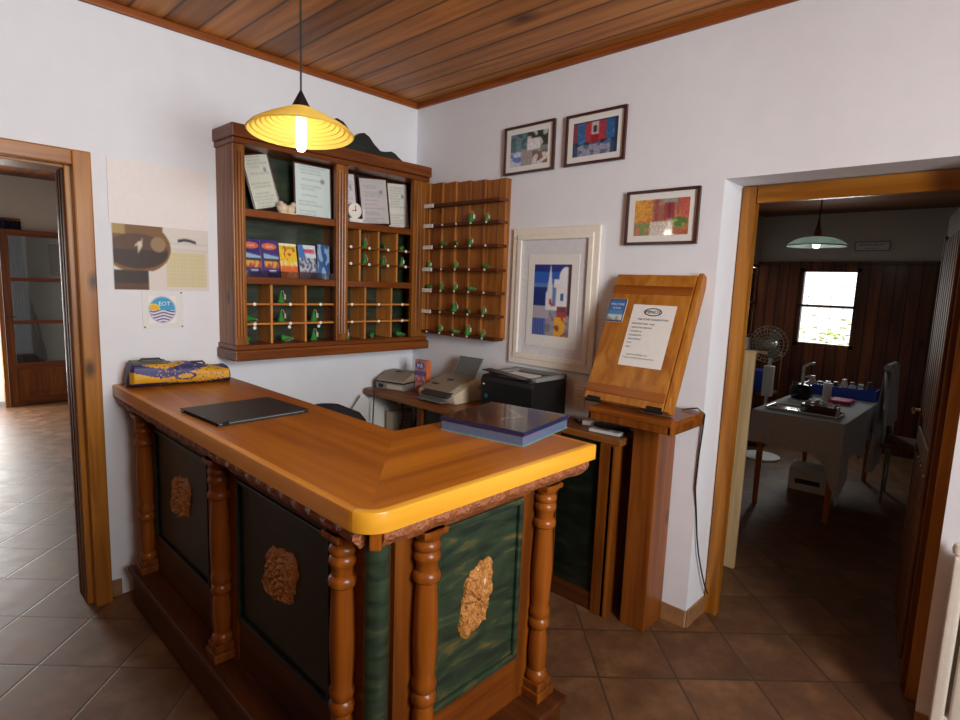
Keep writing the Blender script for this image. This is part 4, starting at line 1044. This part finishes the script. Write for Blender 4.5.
def logo_ring():
    b = B(NM); n = 28
    o = [b.bm.verts.new((.106+.044*math.cos(2*PI*i/n), .265+.020*math.sin(2*PI*i/n), 0)) for i in range(n)]
    q = [b.bm.verts.new((.106+.038*math.cos(2*PI*i/n), .265+.015*math.sin(2*PI*i/n), 0)) for i in range(n)]
    for i in range(n): b.bm.faces.new((o[i], o[(i+1) % n], q[(i+1) % n], q[i]))
    bmesh.ops.transform(b.bm, matrix=NM, verts=b.bm.verts[:]); return b
b = logo_ring(); b.text('MINOS', .024, .106, .257, .0004)
b.text('WELCOME TO RECEPTION', .0125, .115, .224, .0004)
for k, (s_, x) in enumerate((('BREAKFAST 08:00 - 10:00', .016), ('TELEPHONE AND FAX', .016), ('CAR RENTAL', .016), ('EXCURSIONS', .016), ('SAFE DEPOSIT', .016), ('POST', .016), ('KEYS', .016))):
    b.text(s_, .0105, x, .202-.019*k, .0004, 'LEFT')
b.text('CHECK OUT BEFORE 12:00', .0085, .03, .052, .0004, 'LEFT'); b.text('THANK YOU FOR YOUR STAY WITH US', .0085, .016, .036, .0004, 'LEFT')
link('lettering', b, 'ink', t)
def bluecard(u, v):
    if v < .07 or v > .96 or u < .04 or u > .95: return (40, 60, 90)
    if v < .32: return (196, 206, 206) if noise.noise(Vector((u*4, v*5, 1))) > -.1 else (140, 156, 160)
    return (52, 112, 176) if v > .5 else (80, 136, 190)
b = B(DB @ Matrix.Translation((.0, .385, 0))); b.box(0, .092, 0, .118, 0, .002); b.mi = 1; b.paint(bluecard, .09, .116, 24, 30, .0024, .001, .001); link('blue_card', b, ['paper', 'artgloss'], t)
b = B(DB @ Matrix.Translation((.0, .385, .003))); b.text('WELCOME', .015, .046, .085, 0); b.text('ISLAND', .013, .046, .066, 0); link('card_lettering', b, 'inkw', t)
# cable from the shelf down beside the door
tag(link('wall_cable', B().tube([(-.05, -2.0, 1.062), (-.03, -2.06, 1.075), (-.012, -2.09, 1.05), (-.010, -2.086, .98), (-.008, -2.078, .85), (-.006, -2.074, .7), (.0, -2.087, .58), (.02, -2.092, .46), (.05, -2.096, .36), (.10, -2.098, .26), (.15, -2.10, .17), (.19, -2.105, .11)], .0035, 8), 'black', base=(0, -2.09, .1)),
    'thin black cable running down the wall corner beside the podium', 'cable')

# ------------------------------------------------------------------ radiator
t = thing('radiator', 'white ribbed radiator on the right wall at the picture edge', 'radiator', (-.06, -3.4, .1))
b = B()
for k in range(14): b.box(-.10, -.03, -3.042-k*.05, -3.004-k*.05, .10, .74, .012, 3)
link('fins', b, 'cream', t)
link('header', B().box(-.095, -.035, -3.70, -3.01, .70, .73, .01), 'white', t)
link('header', B().box(-.095, -.035, -3.70, -3.01, .13, .16, .01), 'white', t)
link('valve', B().lathe([(.02, 0), (.022, .015), (.018, .032), (.01, .036)], (-.07, -3.018, .745), 16).tube([(-.07, -3.018, .725), (-.07, -3.018, .75)], .009), 'cream', t, True)
b = B(); b.box(-.035, -.0, -3.2, -3.17, .6, .63); b.box(-.035, -.0, -3.6, -3.57, .6, .63); link('bracket', b, 'white', t)

# ------------------------------------------------------------------ open door leaf to the far room
t = thing('open_door', 'dark varnished panel door standing open into the far room', 'door', (.262, -2.905, 0), math.radians(9))
L_ = .755
link('door_leaf', B().box(0, L_, -.018, .018, .008, 1.998, .003), 'doorleaf', t, local=True)
for z0, z1 in ((.12, .86), (1.04, 1.88)):
    b = B()
    for x in (.08, .17, .26, .35, .44, .53, .62): b.box(x, x+.055, .018, .026, z0, z1, .005)
    link('panel_strip', b, 'doorleaf', t, local=True)
b = B(); b.box(.05, L_-.05, .018, .03, .9, .99, .006); b.box(.05, .065, .018, .03, .1, 1.9, .004); b.box(L_-.08, L_-.05, .018, .03, .1, 1.9, .004); link('rail', b, 'doorleaf', t, local=True)
b = B(); b.box(L_-.05, L_-.02, .018, .022, .95, 1.12, .001); b.tube([(L_-.035, .02, 1.06), (L_-.035, .06, 1.06), (L_-.14, .06, 1.06)], .008); link('handle', b, 'chrome', t, False, True)

# ------------------------------------------------------------------ glazed door and curtain in the left room
t = thing('glazed_door', 'brown glazed door leaf folded against the wall of the left room', 'door', (-1.33, 5.27, 0))
b = B(); y0, y1 = 5.24, 5.275
b.box(-1.632, -1.555, y0, y1, .01, 2.02, .004); b.box(-1.02, -.93, y0, y1, .01, 2.02, .004); link('stile', b, 'body', t)
b = B(); b.box(-1.555, -1.02, y0, y1, 1.95, 2.02, .004); b.box(-1.555, -1.02, y0, y1, .01, .09, .004); b.box(-1.555, -1.02, y0, y1, .42, .5, .004)
for z in (.95, 1.44): b.box(-1.555, -1.02, y0, y1, z, z+.04, .004)
link('rail', b, 'bodyX', t)
link('lower_panel', B().box(-1.555, -1.02, y0+.012, y1-.008, .09, .42).box(-1.50, -1.075, y0+.004, y1-.01, .14, .37, .006), 'body', t)
for z0, z1 in ((.5, .95), (.99, 1.44), (1.48, 1.95)): link('glass_pane', B().box(-1.555, -1.02, y0+.015, y0+.019, z0, z1), 'tintglass', t)
link('handle', B().tube([(-1.60, y0, 1.03), (-1.60, y0-.04, 1.03), (-1.54, y0-.04, 1.03)], .008), 'brass', t)
tag(link('door_stile', B().box(-1.682, -1.642, 5.19, 5.27, .0, 2.02, .004), 'frame', base=(-1.66, 5.2, 0)), 'honey pine door post beside the bright exit of the left room', 'door post')
t = thing('curtain', 'dark blue curtain gathered behind the glazed door of the left room', 'curtain', (-1.5, 5.33, .05))
b = B(); R = []
for k in range(12):
    f = k/11; z = 2.12-2.0*f; cx = -1.52+.16*f; w = .10-.05*math.sin(PI*min(1, f*1.5))+.05*f
    ring = [(cx-w+2*w*i/20, 5.325+.012*math.sin(i*1.9), z) for i in range(21)] + [(cx+w-2*w*i/20, 5.345+.008*math.sin((20-i)*1.9), z) for i in range(21)]
    R.append(ring)
b.rings(R); link('fabric', b, 'denim', t, True)
b = B(); b.tube([(-2.7, 5.31, 2.13), (-1.43, 5.31, 2.13)], .014); link('curtain_rod', b, 'doorleaf', t)
b = B(); R = []
for k in range(8):
    f = k/7; z = 2.14-.15*f; ring = [(-1.95+.38*i/20, 5.30+.012*math.sin(i*2.2), z-.05*(i/20)*f) for i in range(21)] + [(-1.57-.38*i/20, 5.325, z-.05*(1-i/20)*f) for i in range(21)]
    R.append(ring)
b.rings(R); link('valance', b, 'denim', t, True)
tag(link('wall_photo', B(WA(-1.17, 1.52, 5.355)).frame(.10, .36, .012, .01, .002).box(.012, .088, .012, .348, 0, .004), 'brownframe', base=(-1.1, 5.35, 1.5)), 'tall narrow brown frame glimpsed through the glazed door', 'picture frame')

# ------------------------------------------------------------------ far room furniture
t = thing('dining_table', 'long table with amber legs beneath a grey-white cloth in the far room', 'table', (2.62, -1.98, 0))
link('table_top', B().box(1.94, 3.38, -2.27, -1.70, .70, .735, .003), 'legwood', t)
for x, y in ((1.99, -1.745), (1.99, -2.225), (3.33, -1.745), (3.33, -2.225)):
    link('leg', B().tube([(x, y, .0), (x, y, .70)], [.018, .027], 10), 'legwood', t, True)
def cloth():
    b = B(); x0, x1, y0, y1 = 1.925, 3.395, -2.285, -1.685; zt = .742
    per = []
    n1, n2 = 36, 26
    for i in range(n2): per.append((x0, y1+(y0-y1)*i/n2, (-1, 0)))
    for i in range(n1): per.append((x0+(x1-x0)*i/n1, y0, (0, -1)))
    for i in range(n2): per.append((x1, y0+(y1-y0)*i/n2, (1, 0)))
    for i in range(n1): per.append((x1+(x0-x1)*i/n1, y1, (0, 1)))
    R = []; m = 7; N_ = len(per)
    for k in range(m+1):
        f = k/m; ring = []
        for i, (x, y, o) in enumerate(per):
            drop = .24
            dc = math.hypot(x-x0, y-y0)
            if o == (0, -1): drop = .30 + .06*math.sin(i*.5)
            drop += .26*math.exp(-(dc/.09)**2)
            wv = .016*math.sin(i*1.35)*f + .012*f
            ring.append((x+o[0]*wv, y+o[1]*wv, zt-drop*f))
        R.append(ring)
    top = R[0]
    b.rings(R, caps=False); 
    b.bm.faces.new([b.bm.verts.new(p) for p in top])
    bmesh.ops.remove_doubles(b.bm, verts=b.bm.verts[:], dist=1e-5)
    bmesh.ops.solidify(b.bm, geom=b.bm.faces[:], thickness=.003)
    return b
tag(link('tablecloth', cloth(), 'cloth', smooth=True, base=(2.6, -1.98, .74)), 'grey-white tablecloth draped low over the front table corner', 'tablecloth')
TZ = .746
t = thing('serving_tray', 'polished silver tray on the near end of the tablecloth', 'tray', (2.14, -1.98, TZ))
link('tray_base', B(Tm((2.14, -1.97, TZ))).box(-.10, .12, -.24, .22, 0, .006, .003), 'chrome', t)
b = B(Tm((2.14, -1.97, TZ))); b.box(-.11, -.10, -.24, .22, .0, .018, .003); b.box(.12, .13, -.24, .22, 0, .018, .003); b.box(-.10, .12, -.25, -.24, 0, .018, .003); b.box(-.1, .12, .22, .23, 0, .018, .003); link('tray_rim', b, 'chrome', t)
t = thing('sachet_basket', 'dark brown basket filled with white sachets standing on the silver tray', 'basket', (2.18, -2.06, TZ+.007))
link('basket_wall', B(Tm((2.18, -2.06, TZ+.007))).box(-.06, -.052, -.13, .10, 0, .055, .002).box(.052, .06, -.13, .10, 0, .055, .002).box(-.052, .052, -.13, -.122, 0, .055, .002).box(-.052, .052, .092, .10, 0, .055, .002).box(-.05, .05, -.12, .09, 0, .006), 'brownframe', t)
b = B()
for i in range(9):
    b.M = Tm((2.18+random.uniform(-.02, .02), -2.06-.105+.024*i, TZ+.015), random.uniform(-.5, .5)) @ Matrix.Rotation(random.uniform(-.3, .3), 4, 'X'); b.box(-.035, .035, -.003, .003, 0, random.uniform(.07, .09), .001)
link('sachet', b, 'paper', t); ob = bpy.data.objects[-1] if False else None
tag(link('salt_shaker', B().lathe([(.014, 0), (.016, .03), (.012, .045), (.014, .05), (.01, .062), (.002, .066)], (2.12, -2.20, TZ+.007), 14), 'chrome', smooth=True, base=(2.12, -2.2, TZ)), 'small chrome shaker at the right end of the silver tray', 'shaker')
t = thing('coffee_maker', 'black coffee maker with a chrome spout on the far table', 'coffee maker', (2.75, -1.80, TZ))
link('boiler', B().lathe([(.07, 0), (.085, .02), (.09, .09), (.07, .12), (.03, .13), (.002, .132)], (2.75, -1.80, TZ), 20), 'blackgloss', t, True)
b = B(); b.tube([(2.75, -1.80, TZ+.12), (2.75, -1.80, TZ+.27), (2.75, -1.84, TZ+.30), (2.75, -1.88, TZ+.305)], .012, 10); b.tube([(2.75, -1.79, TZ+.17), (2.75, -1.86, TZ+.20)], .01, 8); b.tube([(2.75, -1.72, TZ+.13), (2.75, -1.88, TZ+.13)], .007, 8); link('spout', b, 'chrome', t, True)
tag(link('paper_roll', B().lathe([(.03, 0), (.032, .003), (.032, .15), (.03, .153)], (2.78, -1.98, TZ), 20), 'paper', smooth=True, base=(2.78, -1.98, TZ)), 'upright white paper roll behind the pink cloth', 'paper roll')
tag(link('pink_cloth', B().box(2.72, 2.92, -2.16, -2.01, TZ, TZ+.03, .012, 3), 'pink', base=(2.8, -2.1, TZ)), 'folded bright pink cloth on the far end of the table', 'cloth')
t = thing('blue_crate', 'long blue plastic crate of small jars at the back of the table', 'crate', (3.2, -1.98, TZ))
b = B(); b.box(3.10, 3.11, -2.27, -1.72, TZ, TZ+.09, .002); b.box(3.29, 3.30, -2.27, -1.72, TZ, TZ+.09, .002); b.box(3.11, 3.29, -2.27, -2.26, TZ, TZ+.09, .002); b.box(3.11, 3.29, -1.73, -1.72, TZ, TZ+.09, .002); b.box(3.11, 3.29, -2.26, -1.73, TZ, TZ+.006)
link('crate_wall', b, 'blue', t)
jm = ['ivory', 'chrome', 'white', 'dgrey', 'ivory', 'white', 'chrome', 'dgrey']
jn = ['ivory', 'shiny metal', 'white', 'dark grey', 'ivory', 'white', 'shiny metal', 'dark grey']
pos = ['at the left end', 'second from left', 'third from left', 'left of the middle', 'right of the middle', 'third from right', 'second from right', 'at the right end']
for i in range(8):
    y = -1.77-.062*i; hh = random.uniform(.10, .15)
    j = link('jar', B().lathe([(.02, 0), (.024, .01), (.024, hh-.03), (.016, hh-.02), (.016, hh-.015)], (3.19, y, TZ+.007), 14), jm[i], smooth=True, base=(3.19, y, TZ))
    tag(j, '%s jar in the blue crate, %s' % (jn[i], pos[i]), 'jar', 'jars in the blue crate')
    link('lid', B().lathe([(.019, hh-.015), (.019, hh), (.002, hh+.002)], (3.19, y, TZ+.007), 14), 'dgrey' if i % 2 else 'tag', j, True)
# carton on the floor under the table
t = thing('cardboard_box', 'white printed cardboard box on the floor under the table', 'box', (2.62, -1.93, 0))
link('box_body', B(Tm((2.72, -1.93, .001), .1)).box(-.12, .12, -.15, .13, 0, .19, .004), 'paper', t); link('printed_stripe', B(Tm((2.72, -1.93, .001), .1)).box(-.1215, -.12, -.10, .08, .06, .10), 'ink', t)
# chair draped with cloth
t = thing('draped_chair', 'chrome dining chair draped with a white cloth right of the table', 'chair', (2.95, -2.52, 0))
for x, y, zt in ((2.78, -2.43, .45), (3.16, -2.40, .45), (2.78, -2.78, .45), (3.16, -2.78, .45)): link('leg', B().tube([(x, y, 0), (x, y, zt)], .012), 'chrome', t, True)
link('seat', B().box(2.76, 3.18, -2.80, -2.38, .45, .485, .012), 'doorleaf', t)
link('back_frame', B().tube([(2.78, -2.40, .47), (2.78, -2.37, .95), (2.80, -2.36, 1.03), (2.88, -2.36, 1.06), (3.06, -2.36, 1.06), (3.14, -2.36, 1.03), (3.16, -2.37, .95), (3.16, -2.40, .47)], .012), 'chrome', t, True)
b = B(); R = []
for k in range(14):
    f = k/13; z = 1.07-.84*f; w = .165+.05*f
    ring = [(2.97-w+2*w*i/24, -2.345+.018*math.sin(i*1.5+f*2)*f+.02*f, z) for i in range(25)] + [(2.97+w-2*w*i/24, -2.35+.018*math.sin((24-i)*1.5+f*2)*f+.02*f, z) for i in range(25)]
    R.append(ring)
b.rings(R)
R = []
for k in range(8):
    f = k/7; z = 1.075-.45*f; w = .16+.02*f
    ring = [(2.97-w+2*w*i/24, -2.385+.012*math.sin(i*1.7)*f-.02*f, z) for i in range(25)] + [(2.97+w-2*w*i/24, -2.40+.012*math.sin((24-i)*1.7)*f-.02*f, z) for i in range(25)]
    R.append(ring)
b.rings(R); b.tube([(2.80, -2.365, 1.072), (3.14, -2.365, 1.072)], .028, 10)
tag(link('draped_cloth', b, 'cloth', smooth=True, base=(2.97, -2.36, .3)), 'white cloth hanging over the chrome chair back', 'cloth')
# pedestal fan
t = thing('pedestal_fan', 'pale grey pedestal fan in the left corner of the far room', 'fan', (3.35, -1.36, 0))
FX, FY, FZ = 3.3, -1.345, 1.135
b = B()
for rr in (.175, .14, .105, .07, .04): b.tube([(FX-.03*(1-(rr/.18)**2)-.03, FY+rr*math.cos(2*PI*i/28), FZ+rr*math.sin(2*PI*i/28)) for i in range(29)], .0025, 5)
for k in range(26):
    a = 2*PI*k/26; b.tube([(FX-.06, FY+.03*math.cos(a), FZ+.03*math.sin(a)), (FX-.05, FY+.11*math.cos(a), FZ+.11*math.sin(a)), (FX-.03, FY+.175*math.cos(a), FZ+.175*math.sin(a)), (FX+.03, FY+.15*math.cos(a), FZ+.15*math.sin(a))], .0018, 4)
link('guard', b, 'beige', t)
for k in range(3):
    b = B(); a0 = 2*PI*k/3
    R = []
    for i in range(6):
        rr = .03+.022*i; wd = .25+.35*math.sin(PI*(i+.6)/6.5)
        R.append([(FX-.01*s1, FY+rr*math.cos(a0+s1*wd), FZ+rr*math.sin(a0+s1*wd)) for s1 in (-1, 0, 1)] + [(FX-.01*s1+.003, FY+rr*math.cos(a0+s1*wd), FZ+rr*math.sin(a0+s1*wd)) for s1 in (1, 0, -1)])
    b.rings(R); link('blade', b, 'greypl', t, True)
link('motor', B().lathe([(.03, -.06), (.032, -.03), (.045, .03), (.045, .10), (.02, .13)], (FX, FY, FZ), 18, 'X'), 'beige', t, True)
link('pole', B().tube([(FX+.07, FY, .03), (FX+.07, FY, FZ-.02)], .014), 'white', t); link('base', B().lathe([(.18, 0), (.18, .02), (.04, .035)], (FX+.07, FY, .001), 24), 'white', t, True)
link('control_box', B().box(FX+.03, FX+.10, FY-.05, FY+.04, .62, .92, .01), 'white', t)
# pale wooden screen just inside the door and low things at the left
t = thing('pale_cupboard', 'narrow pale pine panel standing just inside the far room doorway', 'panel', (.8, -1.7, 0))
link('side_board', B().box(.78, .81, -2.025, -1.35, .0, 1.27, .003), 'pale', t); link('top_edge', B().box(.775, .815, -2.027, -1.35, 1.27, 1.285, .003), 'pale', t)
t = thing('side_shelf', 'dark shelf with blue boxes in the left corner behind the fan', 'shelf', (3.9, -1.0, 0))
link('shelf_frame', B().box(3.75, 4.1, -1.25, -.79, .02, .05).box(3.75, 4.1, -1.25, -.79, .55, .58).box(3.75, 4.1, -1.25, -.79, .96, .99).box(3.75, 3.78, -1.25, -1.22, 0, 1.0).box(3.75, 3.78, -.82, -.79, 0, 1.0).box(4.07, 4.1, -1.25, -1.22, 0, 1.0).box(4.07, 4.1, -.82, -.79, 0, 1.0), 'doorleaf', t)
tag(link('storage_box', B().box(3.8, 4.05, -1.2, -.98, .581, .80, .01), 'blue', base=(3.9, -1.1, .58)), 'blue storage box on the dark corner shelf behind the fan', 'box')
# hanging lamp of the far room
t = thing('pendant_lamp', 'pale green glass saucer pendant lamp hanging in the far room', 'lamp', (2.7, -1.80, 2.0))
PX, PY, PZ = 2.7, -1.80, 2.02
b = B(); pr = [(.215, PZ-.012), (.21, PZ), (.17, PZ+.030), (.11, PZ+.052), (.03, PZ+.062)]
b.lathe(pr, (PX, PY, 0), 40, caps=False); b.lathe([(r_-.003, z-.005) for r_, z in pr], (PX, PY, 0), 40, caps=False); link('lamp_shade', b, 'shade2', t, True)
link('rim', B().lathe([(.212, PZ-.016), (.218, PZ-.012), (.212, PZ-.008)], (PX, PY, 0), 40, caps=False), plain('blue_rim', (60, 90, 120), .2), t, True)
link('socket', B().lathe([(.032, PZ+.055), (.026, PZ+.10), (.012, PZ+.16), (.008, PZ+.2)], (PX, PY, 0), 16), 'doorleaf', t, True)
link('bulb', B().lathe([(.02, PZ+.04), (.03, PZ+.0), (.024, PZ-.025), (.002, PZ-.03)], (PX, PY, 0), 16), 'bulb2', t, True)
link('cord', B().tube([(PX, PY, PZ+.19), (PX+.02, PY, PZ+.32), (PX, PY, 2.5)], .006), 'doorleaf', t)
# framed sign above the panelling
t = thing('wall_sign', 'small grey framed sign on the far room wall above the panelling', 'sign', (WX-.01, -1.86, 2.1))
M = plane_m((WX-.001, -1.70, 2.095), (0, -1, 0), (0, 0, 1)); link('frame', B(M).frame(.31, .10, .01, .012, .002), 'greypl', t); link('sign_face', B(M).box(.01, .30, .01, .09, 0, .006), 'mount', t)
b = B(M); b.text('RESTAURANT', .038, .155, .052, .008); b.text('OPEN DAILY', .022, .155, .02, .008); link('lettering', b, 'ink', t)
